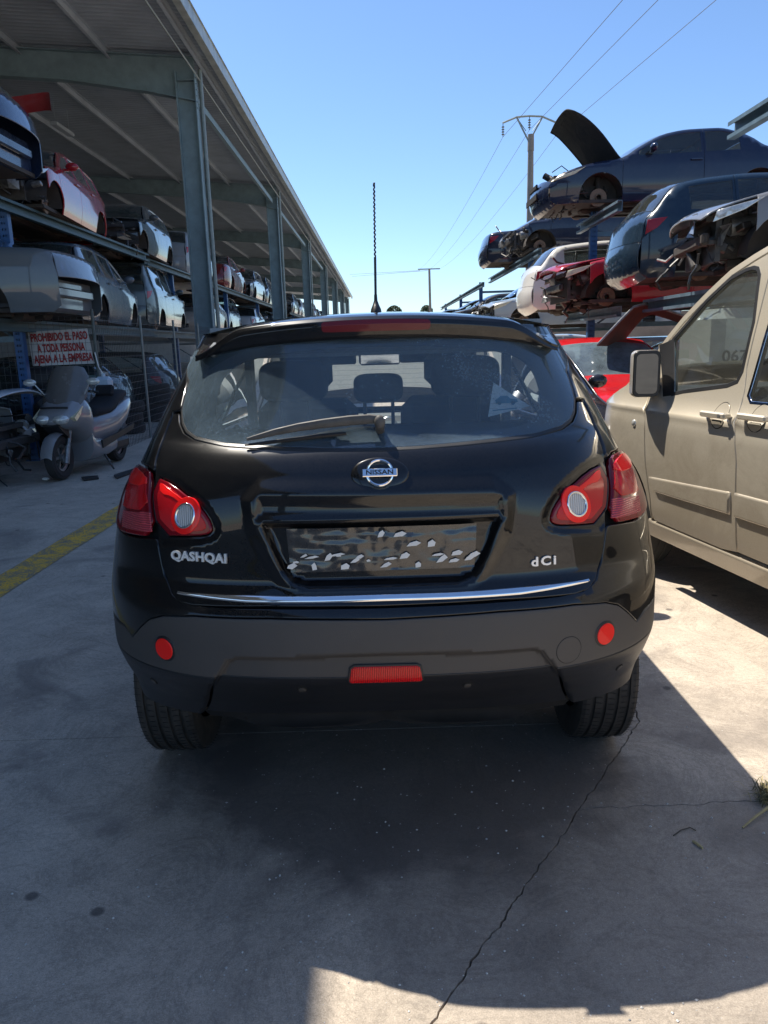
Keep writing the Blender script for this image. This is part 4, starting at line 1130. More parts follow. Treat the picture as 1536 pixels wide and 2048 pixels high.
# underside
mb = MB(); mb.box((0, 4.45 - YB, .27), (1.5, 3.1, .12)); mb.box((0, 2.6 - YB, .52), (1.0, .7, .06), bev=.02); mb.cyl((-.6, 2.72 - YB, .32), (.6, 2.72 - YB, .32), .035)  # long box set low to keep daylight off the ground below
mb.cyl((-.52, 2.16 - YB, .48), (-.1, 2.16 - YB, .48), .06); mb.build('underbody', M_DARK, qq)
# cabin
M_SEAT = plain('seat_fabric', (.022, .022, .024), .95, var=.2, scale=30); M_TRIM = plain('cabin_trim', (.22, .21, .20), .8, var=.1); M_DASH = plain('dashboard', (.30, .32, .33), .7, var=.1)
def seat(nm, x, y, zt, w, hd=True, base=.55):
    mb = MB(); mb.box((x, y - YB, (zt - .22 + base) / 2), (w, .14, zt - .22 - base), (-.12, 0, 0), bev=.06); s = mb.build(nm, M_SEAT, qq)
    if hd:
        mb = MB(); mb.box((x, y - YB + .02, zt - .09), (.27, .10, .19), bev=.05); mb.build('headrest', M_SEAT, s)
        mb = MB(); [mb.cyl((x + e, y - YB + .02, zt - .3), (x + e, y - YB + .02, zt - .12), .007) for e in (-.07, .07)]; mb.build('headrest_post', M_BPL, s)
seat('front_seat', -.37, 3.95, 1.44, .52); seat('front_seat', .37, 3.95, 1.44, .52)
mb = MB(); mb.box((0, 3.02 - YB, .87), (1.30, .13, .60), bev=.05); bs = mb.build('rear_bench', M_SEAT, qq)
for x, zt, w in ((-.33, 1.40, .27), (0.0, 1.365, .195), (.34, 1.40, .27)):
    hh_ = .056 if x == 0 else .08; mb = MB(); cs = lambda k_, y_: [Vector((x + w / 2 * k_ * np.sign(cos(t)) * abs(cos(t)) ** .5, y_, zt - .05 + hh_ * k_ * np.sign(sin(t)) * abs(sin(t)) ** .5)) for t in np.linspace(0, 2 * pi, 33)[:-1]]
    mb.loft([cs(.8, 2.965 - YB), cs(.97, 2.98 - YB), cs(1, 3.02 - YB), cs(.97, 3.06 - YB), cs(.8, 3.075 - YB)]); mb.build('headrest', M_SEAT, bs, sharp=60)
    mb = MB(); [mb.cyl((x + e, 3.02 - YB, 1.1), (x + e, 3.02 - YB, zt - .08), .007) for e in (-.055, .055)]; mb.build('headrest_post', M_BPL, bs)
mb = MB(); mb.box((0, 4.92 - YB, .93), (1.36, .34, .22), bev=.06); dsh = mb.build('dashboard', M_TRIM, qq)
mb = MB(); mb.box((0, 4.74 - YB, .93), (.30, .03, .16), bev=.01); mb.build('centre_panel', M_DASH, dsh)
for x in (-.07, .05):
    mb = MB(); mb.lathe([(.05, 4.72 - YB), (.056, 4.71 - YB), (.05, 4.70 - YB)], (x, 0, .99), 'y', 24, close=True); mb.build('air_vent', M_ALU, dsh)
mb = MB(); [mb.cyl((-.37 + .18 * cos(t), 4.5 - YB - .04 * sin(t), 1.0 + .18 * sin(t)), (-.37 + .18 * cos(t + .28), 4.5 - YB - .04 * sin(t + .28), 1.0 + .18 * sin(t + .28)), .016, n=8) for t in np.arange(0, 6.28, .262)]
mb.build('steering_wheel', M_BPL, qq)
mb = MB(); mb.box((0.01, 4.36 - YB, 1.405), (.235, .03, .075), bev=.02); mb.cyl((0, 4.36 - YB, 1.42), (0, 4.40 - YB, 1.50), .012); mm_ = mb.build('rear_view_mirror', M_BPL, qq)
mb = MB(); mb.box((0.01, 4.342 - YB, 1.405), (.215, .004, .06), bev=.002); mb.build('mirror_glass', M_CHR, mm_)
for x in (-.33, .33):
    mb = MB(); mb.box((x, 4.25 - YB, 1.44), (.42, .02, .13), (.3, 0, 0), bev=.01); mb.build('sun_visor', M_SEAT, qq)
mb = MB(); mb.box((0, 3.3 - YB, 1.535), (1.04, 1.7, .02)); mb.box((0, 2.36 - YB, 1.475), (1.0, .16, .05), bev=.02); mb.build('headlining', M_DASH, qq)
for s in (-1, 1):
    mb = MB(); mb.prism([(2.3 - YB, 1.10), (2.62 - YB, 1.12), (2.78 - YB, 1.44), (2.5 - YB, 1.46)], s * .60, s * .575, 'yz'); mb.prism([(2.3 - YB, .8), (4.4 - YB, .8), (4.4 - YB, 1.08), (2.3 - YB, 1.12)], s * .70, s * .66, 'yz')
    mb.box((s * .60, 3.62 - YB, 1.28), (.03, .10, .42)); mb.build('inner_trim', M_DASH, qq)
mb = MB(); mb.box((0, 2.55 - YB, 1.0), (1.2, .75, .02)); mb.build('parcel_shelf', M_SEAT, qq)
# small paper pennant hanging inside the right rear pane
M_PAP = plain('paper', (.85, .88, .88), .9, var=.06); M_BLU = plain('blue_print', (.08, .32, .48), .9, var=.1)
pa_, pb_, pc_ = at_d(987, 765, 2.20) - ob, at_d(1060, 812, 2.20) - ob, at_d(976, 834, 2.20) - ob
n_ = (pb_ - pa_).cross(pc_ - pa_).normalized() * .001
mb = MB(); mb.add([pa_, pb_, pc_, pa_ + n_, pb_ + n_, pc_ + n_], [(0, 1, 2), (5, 4, 3), (0, 3, 4, 1), (1, 4, 5, 2), (2, 5, 3, 0)])
pen = mb.build('paper_pennant', M_PAP, flat=True)
pen.location = ob; tag(pen, 'triangular paper pennant with blue car print hanging behind the rear window glass', 'pennant')
mb = MB()
def pn(px, py): return at_d(px, py, 2.197) - ob
carp = [(990, 800), (995, 797), (1001, 792), (1014, 791), (1021, 797), (1033, 798), (1036, 803), (1030, 806), (992, 807)]
mb.add([pn(*c) for c in carp], [tuple(range(len(carp)))])
for cx_ in (999, 1026): mb.add([pn(cx_ + 4 * cos(t), 806 + 4 * sin(t)) for t in np.linspace(0, 2 * pi, 13)[:-1]], [tuple(range(12))])
mb.add([pn(985, 820), pn(1034, 815), pn(1034, 817), pn(985, 822)], [(0, 1, 2, 3)])
pr = mb.build('car_print', M_BLU, pen, flat=True)
# ------------------------------------------------------------------ scrap cars: one builder, many shapes
# outline of the flank, nose at x = 0: (x, z, segment that starts here)
BODIES = {
 'hatch': dict(L=4.15, W=1.74, top=[(0.10, .24, 'front_bumper'), (0.02, .34, 'front_bumper'), (0.0, .52, 'front_bumper'), (.05, .66, 'bonnet'), (.22, .76, 'bonnet'), (.6, .86, 'bonnet'), (1.02, .94, 'windscreen'), (1.30, 1.11, 'windscreen'), (1.72, 1.34, 'roof'), (2.1, 1.42, 'roof'), (2.7, 1.44, 'roof'), (3.3, 1.40, 'roof'), (3.68, 1.33, 'rear_window'), (3.98, 1.02, 'tailgate'), (4.07, .92, 'tailgate'), (4.12, .66, 'rear_bumper'), (4.15, .52, 'rear_bumper'), (4.13, .34, 'rear_bumper'), (4.02, .24, None)],
               wf=.80, wr=3.36, doors=[1.02, 2.08, 3.0], pil=[1.28, 2.12, 3.02, 3.62], belt=[(0, .80), (1.0, .93), (3.6, 1.00), (4.15, 1.0)]),
 'saloon': dict(L=4.55, W=1.78, top=[(0.10, .24, 'front_bumper'), (0.02, .34, 'front_bumper'), (0.0, .52, 'front_bumper'), (.05, .66, 'bonnet'), (.25, .76, 'bonnet'), (.7, .86, 'bonnet'), (1.15, .93, 'windscreen'), (1.45, 1.10, 'windscreen'), (1.88, 1.33, 'roof'), (2.3, 1.41, 'roof'), (2.8, 1.41, 'roof'), (3.15, 1.35, 'rear_window'), (3.5, 1.18, 'rear_window'), (3.85, 1.03, 'boot_lid'), (4.3, 1.01, 'boot_lid'), (4.46, .95, 'boot_lid'), (4.52, .66, 'rear_bumper'), (4.55, .50, 'rear_bumper'), (4.53, .34, 'rear_bumper'), (4.42, .24, None)],
               wf=.86, wr=3.55, doors=[1.15, 2.2, 3.15], pil=[1.42, 2.25, 3.12, 3.45], belt=[(0, .78), (1.1, .92), (3.8, .99), (4.5, .97)]),
 'estate': dict(L=4.6, W=1.78, top=[(0.10, .24, 'front_bumper'), (0.02, .34, 'front_bumper'), (0.0, .52, 'front_bumper'), (.05, .68, 'bonnet'), (.25, .78, 'bonnet'), (.7, .88, 'bonnet'), (1.12, .96, 'windscreen'), (1.42, 1.13, 'windscreen'), (1.82, 1.36, 'roof'), (2.25, 1.45, 'roof'), (3.2, 1.47, 'roof'), (4.0, 1.42, 'roof'), (4.22, 1.36, 'rear_window'), (4.42, 1.05, 'tailgate'), (4.52, .92, 'tailgate'), (4.56, .66, 'rear_bumper'), (4.6, .50, 'rear_bumper'), (4.58, .34, 'rear_bumper'), (4.46, .24, None)],
               wf=.86, wr=3.52, doors=[1.12, 2.15, 3.12], pil=[1.4, 2.2, 3.14, 4.18], belt=[(0, .8), (1.1, .95), (4.2, 1.02), (4.6, 1.0)]),
 'offroader': dict(L=4.5, W=1.82, top=[(0.06, .32, 'front_bumper'), (0.0, .42, 'front_bumper'), (0.0, .60, 'front_bumper'), (.05, .80, 'bonnet'), (.2, .98, 'bonnet'), (.7, 1.05, 'bonnet'), (1.2, 1.09, 'windscreen'), (1.38, 1.25, 'windscreen'), (1.72, 1.58, 'roof'), (2.0, 1.66, 'roof'), (3.2, 1.68, 'roof'), (4.1, 1.64, 'roof'), (4.30, 1.58, 'rear_window'), (4.42, 1.15, 'tailgate'), (4.47, 1.0, 'tailgate'), (4.48, .70, 'rear_bumper'), (4.5, .60, 'rear_bumper'), (4.5, .42, 'rear_bumper'), (4.4, .32, None)],
               wf=.86, wr=3.5, doors=[1.2, 2.15, 3.05], pil=[1.42, 2.2, 3.1, 4.2], belt=[(0, .95), (1.1, 1.07), (4.5, 1.1)]),
 'convertible': dict(L=4.35, W=1.76, top=[(0.12, .22, 'front_bumper'), (0.02, .32, 'front_bumper'), (0.0, .46, 'front_bumper'), (.06, .60, 'bonnet'), (.28, .73, 'bonnet'), (.7, .84, 'bonnet'), (1.18, .91, 'windscreen'), (1.5, 1.09, 'windscreen'), (1.92, 1.28, 'roof'), (2.3, 1.34, 'roof'), (2.75, 1.35, 'roof'), (3.05, 1.29, 'roof'), (3.3, 1.18, 'rear_window'), (3.55, 1.03, 'boot_lid'), (4.05, 1.00, 'boot_lid'), (4.26, .94, 'boot_lid'), (4.32, .62, 'rear_bumper'), (4.35, .46, 'rear_bumper'), (4.33, .32, 'rear_bumper'), (4.22, .22, None)],
               wf=.84, wr=3.42, doors=[1.18, 2.5], pil=[1.46, 2.52, 3.15], belt=[(0, .76), (1.1, .90), (3.8, .98), (4.35, .96)]),
 'minivan': dict(L=4.25, W=1.76, top=[(0.06, .24, 'front_bumper'), (0.0, .36, 'front_bumper'), (0.0, .56, 'front_bumper'), (.05, .72, 'bonnet'), (.2, .86, 'bonnet'), (.5, .96, 'bonnet'), (.85, 1.04, 'windscreen'), (1.15, 1.28, 'windscreen'), (1.5, 1.53, 'roof'), (1.9, 1.61, 'roof'), (3.0, 1.63, 'roof'), (3.8, 1.56, 'roof'), (4.0, 1.50, 'rear_window'), (4.14, 1.08, 'tailgate'), (4.2, .95, 'tailgate'), (4.23, .66, 'rear_bumper'), (4.25, .50, 'rear_bumper'), (4.23, .34, 'rear_bumper'), (4.14, .24, None)],
               wf=.82, wr=3.40, doors=[.98, 2.0, 2.95], pil=[1.15, 2.05, 3.0, 3.9], belt=[(0, .85), (.9, 1.0), (4.2, 1.05)]),
}
M_HEAD = plain('headlamp_glass', (.62, .62, .58), .12, metal=.35, var=.3, scale=25, coat=1.0)
M_YELLAMP = plain('clouded_headlamp', (.62, .55, .36), .3, var=.2, scale=12, coat=.6)
M_TAILR = lens_mat('scrap_tail_red', (.34, .01, .02), 0, .2)
M_MECH = plain('oily_metal', (.055, .050, .046), .5, metal=.45, var=.6, scale=14, bump=.4, bscale=80)
M_MECH2 = plain('rusty_metal', (.13, .065, .04), .8, var=.5, scale=18, bump=.4, bscale=90)
M_MECH3 = plain('cast_alloy', (.30, .30, .29), .45, metal=.7, var=.4, scale=20, bump=.3)
M_UNDER = plain('underbody_dirt', (.05, .043, .038), .9, var=.4, scale=6, bump=.4, bscale=60)
M_BUMP = plain('bare_bumper', (.035, .035, .037), .55, var=.2, scale=5)
M_GLS3 = glass('scrap_glass', tint=(.60, .68, .67), dust=.20, dustcol=(.30, .33, .31))
M_INT = plain('scrap_cabin', (.05, .05, .052), .9, var=.3, scale=10)
M_DISC = plain('brake_disc', (.20, .13, .09), .6, metal=.6, var=.3, scale=30)
def mech(mb, r, x0, x1, y0, y1, z0, z1, n, s=1.0):
    """a tangle of castings, pipes and hoses inside the given box"""
    for k in range(n):
        c = Vector((r.uniform(x0, x1), r.uniform(y0, y1), r.uniform(z0, z1))); t = r.random(); q_ = r.uniform(.03, .10) * s
        if t < .35: mb.box(c, (q_ * r.uniform(.6, 2), q_ * r.uniform(.6, 2), q_ * r.uniform(.6, 1.6)), (r.uniform(-.4, .4), r.uniform(-.4, .4), r.uniform(-.6, .6)), bev=q_ * .15)
        elif t < .6:
            d = Vector((r.uniform(-1, 1), r.uniform(-1, 1), r.uniform(-1, 1))).normalized() * q_ * 1.3; mb.cyl(c - d, c + d, q_ * r.uniform(.25, .7), n=10)
        elif t < .9:
            p = [c]; 
            for _ in range(4): p.append(p[-1] + Vector((r.uniform(-.16, .16), r.uniform(-.16, .16), r.uniform(-.10, .10))) * s)
            mb.tube(p, r.uniform(.006, .02) * s, 5)
        else: mb.lathe([(q_ * .3, -.02), (q_, -.02), (q_, .02), (q_ * .3, .02)], c, r.choice('xyz'), 14, close=True)
    return mb
_car_no = [0]
def car_sides(B):
    X = np.array([p[0] for p in B['top']]); Z = np.array([p[1] for p in B['top']])
    imax = next(i for i, p in enumerate(B['top']) if p[2] == 'bonnet')
    itail = max(i for i, p in enumerate(B['top']) if p[2] in ('tailgate', 'boot_lid')) + 1
    s = np.concatenate([[0], np.cumsum(np.hypot(np.diff(X), np.diff(Z)))])
    fx, fz = pch(s, X), pch(s, Z)
    S = np.linspace(0, s[-1], 150)
    return X, Z, s, fx, fz, S
def make_car(label, body, col, loc, rz, group=None, near=True, level=0.0, rough=.25, missing=(), bonnet_up=0.0, boot_up=0.0, wheels=None, hub=True, seed=None,
             lamp='clear', glassm=None, windows=True, soft_top=None, bumper_mat=None, scale=(1, 1, 1), name='scrap_car', cat='car', paintdust=.30, mirror=True, handle=True, top_mat=None, tilt=(0, 0), text=None, lampcut=False, step=None):
    _car_no[0] += 1; seed = seed or _car_no[0]; r = random.Random(seed)
    B = BODIES[body]; L, W = B['L'], B['W']; H2 = W / 2
    key = 'scrap_%02d_%02d_%02d' % tuple(int(c * 100) for c in col)
    M = col if not isinstance(col, tuple) else paint('scrap_paint_%d_%d_%d' % tuple(int(c * 1000) for c in col), col, rough=rough, dust=paintdust, coatrough=.04, scale=3)
    t = thing(name, label, cat, loc, rz, group)
    t.rotation_euler = (tilt[0], tilt[1], rz); t.scale = scale
    X, Z, s, fx, fz, S = car_sides(B)
    PX, PZ = fx(S), fz(S)
    zt = lambda x: np.interp(x, *_mono(PX, PZ))
    hz = pch([.2, .34, .55, .75, .95, 1.1, 1.35, 1.7], [.93, .975, 1.0, .995, .965, .90, .80, .70]) if body != 'offroader' else pch([.2, .4, .6, .9, 1.08, 1.3, 1.6, 1.8], [.95, .98, 1.0, .99, .965, .90, .83, .80])
    def hw(x, z):
        x = np.asarray(x, float); z = np.asarray(z, float)
        e = 1 - .20 * np.clip((.75 - x) / .75, 0, 1) ** 2.2 - .17 * np.clip((x - (L - .7)) / .7, 0, 1) ** 2.2
        w = H2 * hz(z) * e
        d = np.clip(1 - (zt(np.clip(x, .05, L - .05)) - z) / .06, 0, 1)
        return w - .035 * (1 - np.sqrt(np.clip(1 - d * d, 0, 1)))
    def side(sg):
        return lambda x, z: np.stack([np.asarray(x, float) + 0 * z, sg * hw(x, z), np.asarray(z, float) + 0 * x], -1)
    WR = .355
    def zb(x):
        z0 = float(np.interp(x, [0, .12, L - .13, L], [.34, .235, .235, .34])) if body != 'offroader' else float(np.interp(x, [0, .1, L - .1, L], [.42, .32, .32, .42]))
        for xc in (B['wf'], B['wr']):
            if abs(x - xc) < WR: z0 = max(z0, .33 + sqrt(WR ** 2 - (x - xc) ** 2))
        return z0
    def panel(x1, x2):
        xs_ = [x1] + [x for x in np.linspace(x1, x2, max(4, int((x2 - x1) / .05)))[1:-1]] + [x2]
        for xc in (B['wf'], B['wr']):
            for e in (-WR - .001, -WR + .002, WR - .002, WR + .001):
                if x1 < xc + e < x2: xs_.append(xc + e)
        xs_ = sorted(xs_)
        up = [(x, float(zt(x))) for x in xs_]; dn = [(x, zb(x)) for x in xs_]
        return up + dn[::-1]
    beltf = lambda x: float(np.interp(x, [p[0] for p in B['belt']], [p[1] for p in B['belt']]))
    def gpoly(xa, xb, first, last):
        xs_ = np.linspace(xa, xb, 12); lo = []; hi = []
        for x in xs_:
            b_ = beltf(x) + .02; u = float(zt(x)) - (.075 if body != 'convertible' else .06)
            if u > b_ + .03: lo.append((x, b_)); hi.append((x, u))
        return (lo + hi[::-1]) if len(lo) > 2 else None
    pil = B['pil']; glp = []
    for i in range(len(pil) - 1):
        g_ = gpoly(pil[i] - (.12 if i == 0 else 0), pil[i + 1] - .06, i == 0, i == len(pil) - 2)
        if g_: glp.append(g_)
    bounds = [(.16 if 'front_bumper' in missing else .03)] + B['doors'] + [L - .03]
    st = step or (.09 if near else .16)
    names = ['front_wing'] + ['door'] * (len(B['doors']) - 1) + ['rear_wing']
    GM = glassm or M_GLS3
    for sg in (-1, 1):
        if sg == 1 and not near: continue
        f = side(sg)
        for i in range(len(bounds) - 1):
            nm = names[i]
            if nm in missing and sg == -1: continue
            if nm == 'door' and sg == -1 and ('door%d' % i) in missing: continue
            a, b_ = bounds[i] + .003, bounds[i + 1] - .003
            if nm == 'front_wing' and 'nose' in missing: a = B['wf'] - .30
            o = panel(a, b_); holes = []; cuts = []
            for g_ in glp:
                gx = np.mean([p[0] for p in g_])
                if a < gx < b_: holes.append(g_)
            if nm != 'rear_wing' or True:
                holes2 = []
                for g_ in holes:
                    gg = [(min(max(p[0], a + .03), b_ - .03), p[1]) for p in g_]; holes2.append(gg)
                holes = holes2
            pn_ = patch(nm, o, f, M, t, (L / 2, 0, .7), holes=holes, step=st, bev=.004, thick=.02)
            if windows:
                for g_ in holes:
                    patch('window', g_, f, GM, pn_, (L / 2, 0, .7), step=.3, bev=.001, thick=.004, lift=-.012)
            if nm == 'door' and handle and near:
                xh, zh = b_ - .13, beltf(b_) - .10; P0 = f(np.array([xh]), np.array([zh]))[0]
                mb = MB(); mb.box((P0[0], P0[1] + sg * .018, P0[2]), (.19, .022, .028), bev=.008); mb.build('door_handle', M, pn_)
        # lamps on the corners
        if 'headlamp' not in missing:
            xs0 = .02 if 'front_bumper' not in missing else .12
            z_ = float(zt(.45))
            hl = [(xs0 + .02, z_ - .20), (xs0 + .06, float(zt(xs0 + .1)) - .03), (.50, z_ - .03), (.58, z_ + .0), (.40, z_ - .11)]
            patch('headlamp', hl, f, {'clear': M_HEAD, 'yellow': M_YELLAMP}[lamp], t, (L / 2, 0, .7), step=.06, lift=.006, bev=.004)
        if 'tail_lamp' not in missing:
            z_ = beltf(L - .1) - .05
            tl = [(L - .07, z_ - .20), (L - .10, z_ - .03), (L - .32, z_ - .01), (L - .20, z_ - .13)]
            patch('tail_lamp', tl, f, M_TAILR, t, (L / 2, 0, .7), step=.06, lift=.006, bev=.004)
    # strips across the car
    segs = []
    for i, (x, z, nm) in enumerate(B['top'][:-1]):
        if segs and segs[-1][0] == nm: segs[-1][2] = s[i + 1]
        else: segs.append([nm, s[i], s[i + 1]])
    BUL = {'front_bumper': .13, 'bonnet': .035, 'windscreen': .07, 'roof': .035, 'rear_window': .06, 'boot_lid': .03, 'tailgate': .09, 'rear_bumper': .12}
    total = s[-1]
    sk = np.array([0] + [0.5 * (a + b_) for _, a, b_ in segs] + [total]); bk = np.array([BUL[segs[0][0]]] + [BUL[n_] for n_, _, _ in segs] + [BUL[segs[-1][0]]])
    bulf = pch(sk, bk)
    def cross(u, v):
        """u arc length, v in -1..1"""
        u = np.asarray(u, float); v = np.asarray(v, float)
        x, z = fx(u), fz(u); e = 1e-3
        tx, tz = fx(np.clip(u + e, 0, total)) - fx(np.clip(u - e, 0, total)), fz(np.clip(u + e, 0, total)) - fz(np.clip(u - e, 0, total))
        l = np.hypot(tx, tz) + 1e-12; nx_, nz_ = -tz / l, tx / l
        b_ = bulf(u) * (1 - np.abs(v) ** 2.4)
        return np.stack([x + nx_ * b_, v * hw(x, z), z + nz_ * b_], -1)
    parts = {}
    for nm, a, b_ in segs:
        if nm in missing: continue
        if nm == 'windscreen' or nm == 'rear_window':
            if not windows or (nm + '_out') in missing: continue
            mt = GM
        elif nm == 'roof' and soft_top: mt = soft_top
        elif nm == 'roof' and top_mat: mt = top_mat
        elif nm in ('front_bumper', 'rear_bumper') and bumper_mat: mt = bumper_mat
        else: mt = M
        m_ = .02 if nm in ('windscreen', 'rear_window') else .0
        o = [(a + .003, -.985 + m_), (b_ - .003, -.985 + m_), (b_ - .003, .985 - m_), (a + .003, .985 - m_)]
        # build on a scaled v axis so that triangles stay even
        sc = H2
        fn = (lambda u, v: cross(u, v / sc))
        o = [(p[0], p[1] * sc) for p in o]
        ob_ = patch(nm, o, fn, mt, t, (L / 2, 0, .5), step=st * 1.1, bev=.004, thick=.016)
        parts[nm] = ob_
    def hinge(o_, hx, hz_, ang):
        me = o_.data; Mx = Matrix.Translation((hx, 0, hz_)) @ Matrix.Rotation(ang, 4, 'Y') @ Matrix.Translation((-hx, 0, -hz_)); me.transform(Mx)
    i_ws = next(i for i, p in enumerate(B['top']) if p[2] == 'windscreen')
    if bonnet_up and 'bonnet' in parts: hinge(parts['bonnet'], B['top'][i_ws][0] - .02, B['top'][i_ws][1], bonnet_up)
    if boot_up:
        for nm in ('tailgate', 'rear_window'):
            if nm in parts and 'tailgate' in parts:
                i_rw = next(i for i, p in enumerate(B['top']) if p[2] == 'rear_window'); hinge(parts[nm], B['top'][i_rw][0], B['top'][i_rw][1], -boot_up)
        if 'boot_lid' in parts:
            i_rw = next(i for i, p in enumerate(B['top']) if p[2] == 'boot_lid'); hinge(parts['boot_lid'], B['top'][i_rw][0], B['top'][i_rw][1], -boot_up)
    # arches, floor, cabin, machinery
    zf = .235 if body != 'offroader' else .33
    for xc in (B['wf'], B['wr']):
        for sg in (-1, 1):
            mb = MB(); n_ = 12; vs = []
            for k in range(n_ + 1):
                a_ = pi * k / n_
                for y_ in (H2 * .94, H2 * .94 - .30): vs.append((xc + (WR + .005) * cos(a_), sg * y_, .33 + (WR + .005) * sin(a_)))
            fs_ = [(2 * k, 2 * k + 1, 2 * k + 3, 2 * k + 2) for k in range(n_)] + [tuple(2 * k + 1 for k in range(n_ + 1))]
            mb.add(vs, fs_); mb.build('wheel_arch', M_UNDER, t, recalc=False)
    xn = .55 if ('nose' in missing or 'front_bumper' in missing) else .15
    mb = MB(); mb.box(((xn + L - .15) / 2, 0, zf + .035), (L - .15 - xn, W * .84, .05)); mb.box((L / 2 + .1, 0, zf - .01), (L - 1.2, .26, .10), bev=.04)
    for y_ in (-.5, .5): mb.box((L / 2, y_ * W * .62, zf), (L - 1.5, .07, .07))
    mb.tube([(1.0, .1, zf - .01), (1.8, .12, zf - .04), (2.8, -.1, zf - .03), (L - .9, -.2, zf), (L - .4, -.35, zf + .02)], .032, 6)
    mb.cyl((L - .75, -.45, zf + .01), (L - .75, .05, zf + .01), .10, n=12)
    for xc in (B['wf'], B['wr']):
        mb.cyl((xc, -H2 + .25, .33), (xc, H2 - .25, .33), .035); mb.box((xc + .12, 0, .27), (.18, W * .66, .06), (0, .2, 0), bev=.02)
        for sg in (-1, 1):
            mb.tube([(xc + .02, sg * (H2 - .22), .36), (xc + .02, sg * (H2 - .36), .70)], .035, 7)
            if near: mech(mb, r, xc - .2, xc + .2, sg * (H2 - .45), sg * (H2 - .25), .22, .5, 4, .7)
    if near: mech(mb, r, .5, 1.1, -.5, .5, zf - .03, zf + .06, 8)
    mb.build('underbody', M_UNDER, t)
    if 'nose' in missing or 'front_bumper' in missing or bonnet_up or 'bonnet' in missing:
        mb = MB(); mech(mb, r, .12, .95, -H2 * .80, H2 * .80, .30, .78, 34 if near else 14, 1.2)
        mb.box((.55, 0, .52), (.5, .55, .36), bev=.05); mb.box((.24, 0, .50), (.05, 1.2, .42)); mb.build('engine', M_MECH, t)['kind'] = 'stuff'
        mb = MB(); mech(mb, r, .14, .8, -H2 * .84, H2 * .84, .36, .74, 12 if near else 4, .9); mb.cyl((.4, -.35, .62), (.75, -.35, .66), .09); mb.build('engine_fitting', M_MECH3, t)['kind'] = 'stuff'
        if near:
            mb = MB()
            for k in range(9):
                p0_ = Vector((r.uniform(.05, .9), r.uniform(-H2 * .85, H2 * .85), r.uniform(.30, .6))); pp = [p0_]
                for _ in range(5): pp.append(pp[-1] + Vector((r.uniform(-.09, .06), r.uniform(-.08, .08), -r.uniform(.0, .10))))
                mb.tube(pp, r.choice([.006, .009, .014]), 5)
            mb.build('hanging_hose', M_BPL, t)['kind'] = 'stuff'
            for k in range(3):
                x_, y_, z_ = r.uniform(.0, .3), r.uniform(-H2 * .8, H2 * .8), r.uniform(.35, .7); mb = MB(); w_, h_ = r.uniform(.12, .25), r.uniform(.1, .22)
                vs = [(x_ + r.uniform(-.05, .05), y_ + w_ * (i / 3 - .5) * 2, z_ + h_ * (j / 2 - .5) + r.uniform(-.02, .02)) for j in range(3) for i in range(4)]
                mb.add(vs + [(a_ + .006, b_, c_) for a_, b_, c_ in vs], [(j * 4 + i, j * 4 + i + 1, j * 4 + i + 5, j * 4 + i + 4) for j in range(2) for i in range(3)] + [(12 + j * 4 + i, 12 + j * 4 + i + 4, 12 + j * 4 + i + 5, 12 + j * 4 + i + 1) for j in range(2) for i in range(3)])
                mb.build('torn_panel', r.choice([M, M_MECH3, M_BUMP]), t, flat=True)
        mb = MB(); mb.box((.12, 0, .50), (.07, W * .72, .11), bev=.02); mb.box((.15, 0, .68), (.06, W * .70, .05)); mb.build('crash_beam', r.choice([M_MECH, M_UNDER, M_BUMP]), t)
    if 'rear_bumper' in missing:
        mb = MB(); mb.box((L - .13, 0, .50), (.06, W * .7, .12), bev=.02); mb.box((L - .20, 0, .45), (.05, W * .8, .42)); mb.build('rear_panel', M, t)
    mb = MB()
    zbelt = beltf(L / 2)
    for y_ in (-.36, .36):
        mb.box((B['doors'][1] - .02, y_, zbelt - .12), (.14, .46, .66), (0, -.25, 0), bev=.05); mb.box((B['doors'][1] - .28, y_, zbelt - .42), (.48, .48, .16), bev=.05)
        mb.box((B['doors'][1] + .10, y_, zbelt + .24), (.10, .24, .17), bev=.04)
    xb_ = B['doors'][-1] + .05
    mb.box((xb_, 0, zbelt - .12), (.14, 1.2, .52), (0, -.25, 0), bev=.05)
    mb.box((B['top'][i_ws][0] + .22, 0, zbelt - .12), (.36, W * .78, .2), bev=.05)
    mb.box(((B['doors'][0] + L - .5) / 2, 0, zf + .1), (L - 1.9, W * .8, .05))
    mb.build('cabin', M_INT, t)
    for sg in (-1, 1):
        for xc in (B['wf'], B['wr']):
            yy = sg * (H2 - .16)
            has = wheels is not None and (wheels == 'all' or (wheels == 'front' and xc == B['wf']) or (wheels == 'rear' and xc == B['wr']))
            if has:
                mb = MB(); mb.lathe([(.2, yy - .09), (.29, yy - .10), (.315, yy - .07), (.32, yy), (.315, yy + .07), (.29, yy + .10), (.2, yy + .09)], (xc, 0, .32), 'y', 26)
                w_ = mb.build('wheel', M_RUB, t, recalc=True)
                mb = MB(); yo = yy + sg * .07; mb.lathe([(.21, yo), (.20, yo - sg * .03), (.07, yo - sg * .01), (.0, yo)], (xc, 0, .32), 'y', 22)
                for k in range(5): a_ = k * 1.2566; mb.box((xc + .13 * cos(a_), yo, .32 + .13 * sin(a_)), (.15, .025, .035), (0, -a_, 0), bev=.006)
                mb.build('rim', M_ALU, w_)
            elif hub and near:
                mb = MB(); y1_ = yy - sg * .02
                mb.lathe([(.04, y1_ + sg * .03), (.055, y1_ + sg * .02), (.06, y1_), (.14, y1_ - sg * .004), (.14, y1_ - sg * .025), (.05, y1_ - sg * .03)], (xc, 0, .33), 'y', 24)
                for k in range(5): a_ = k * 1.2566; mb.cyl((xc + .045 * cos(a_), y1_, .33 + .045 * sin(a_)), (xc + .045 * cos(a_), y1_ + sg * .035, .33 + .045 * sin(a_)), .007, n=6)
                mb.build('brake_disc', M_DISC, t)
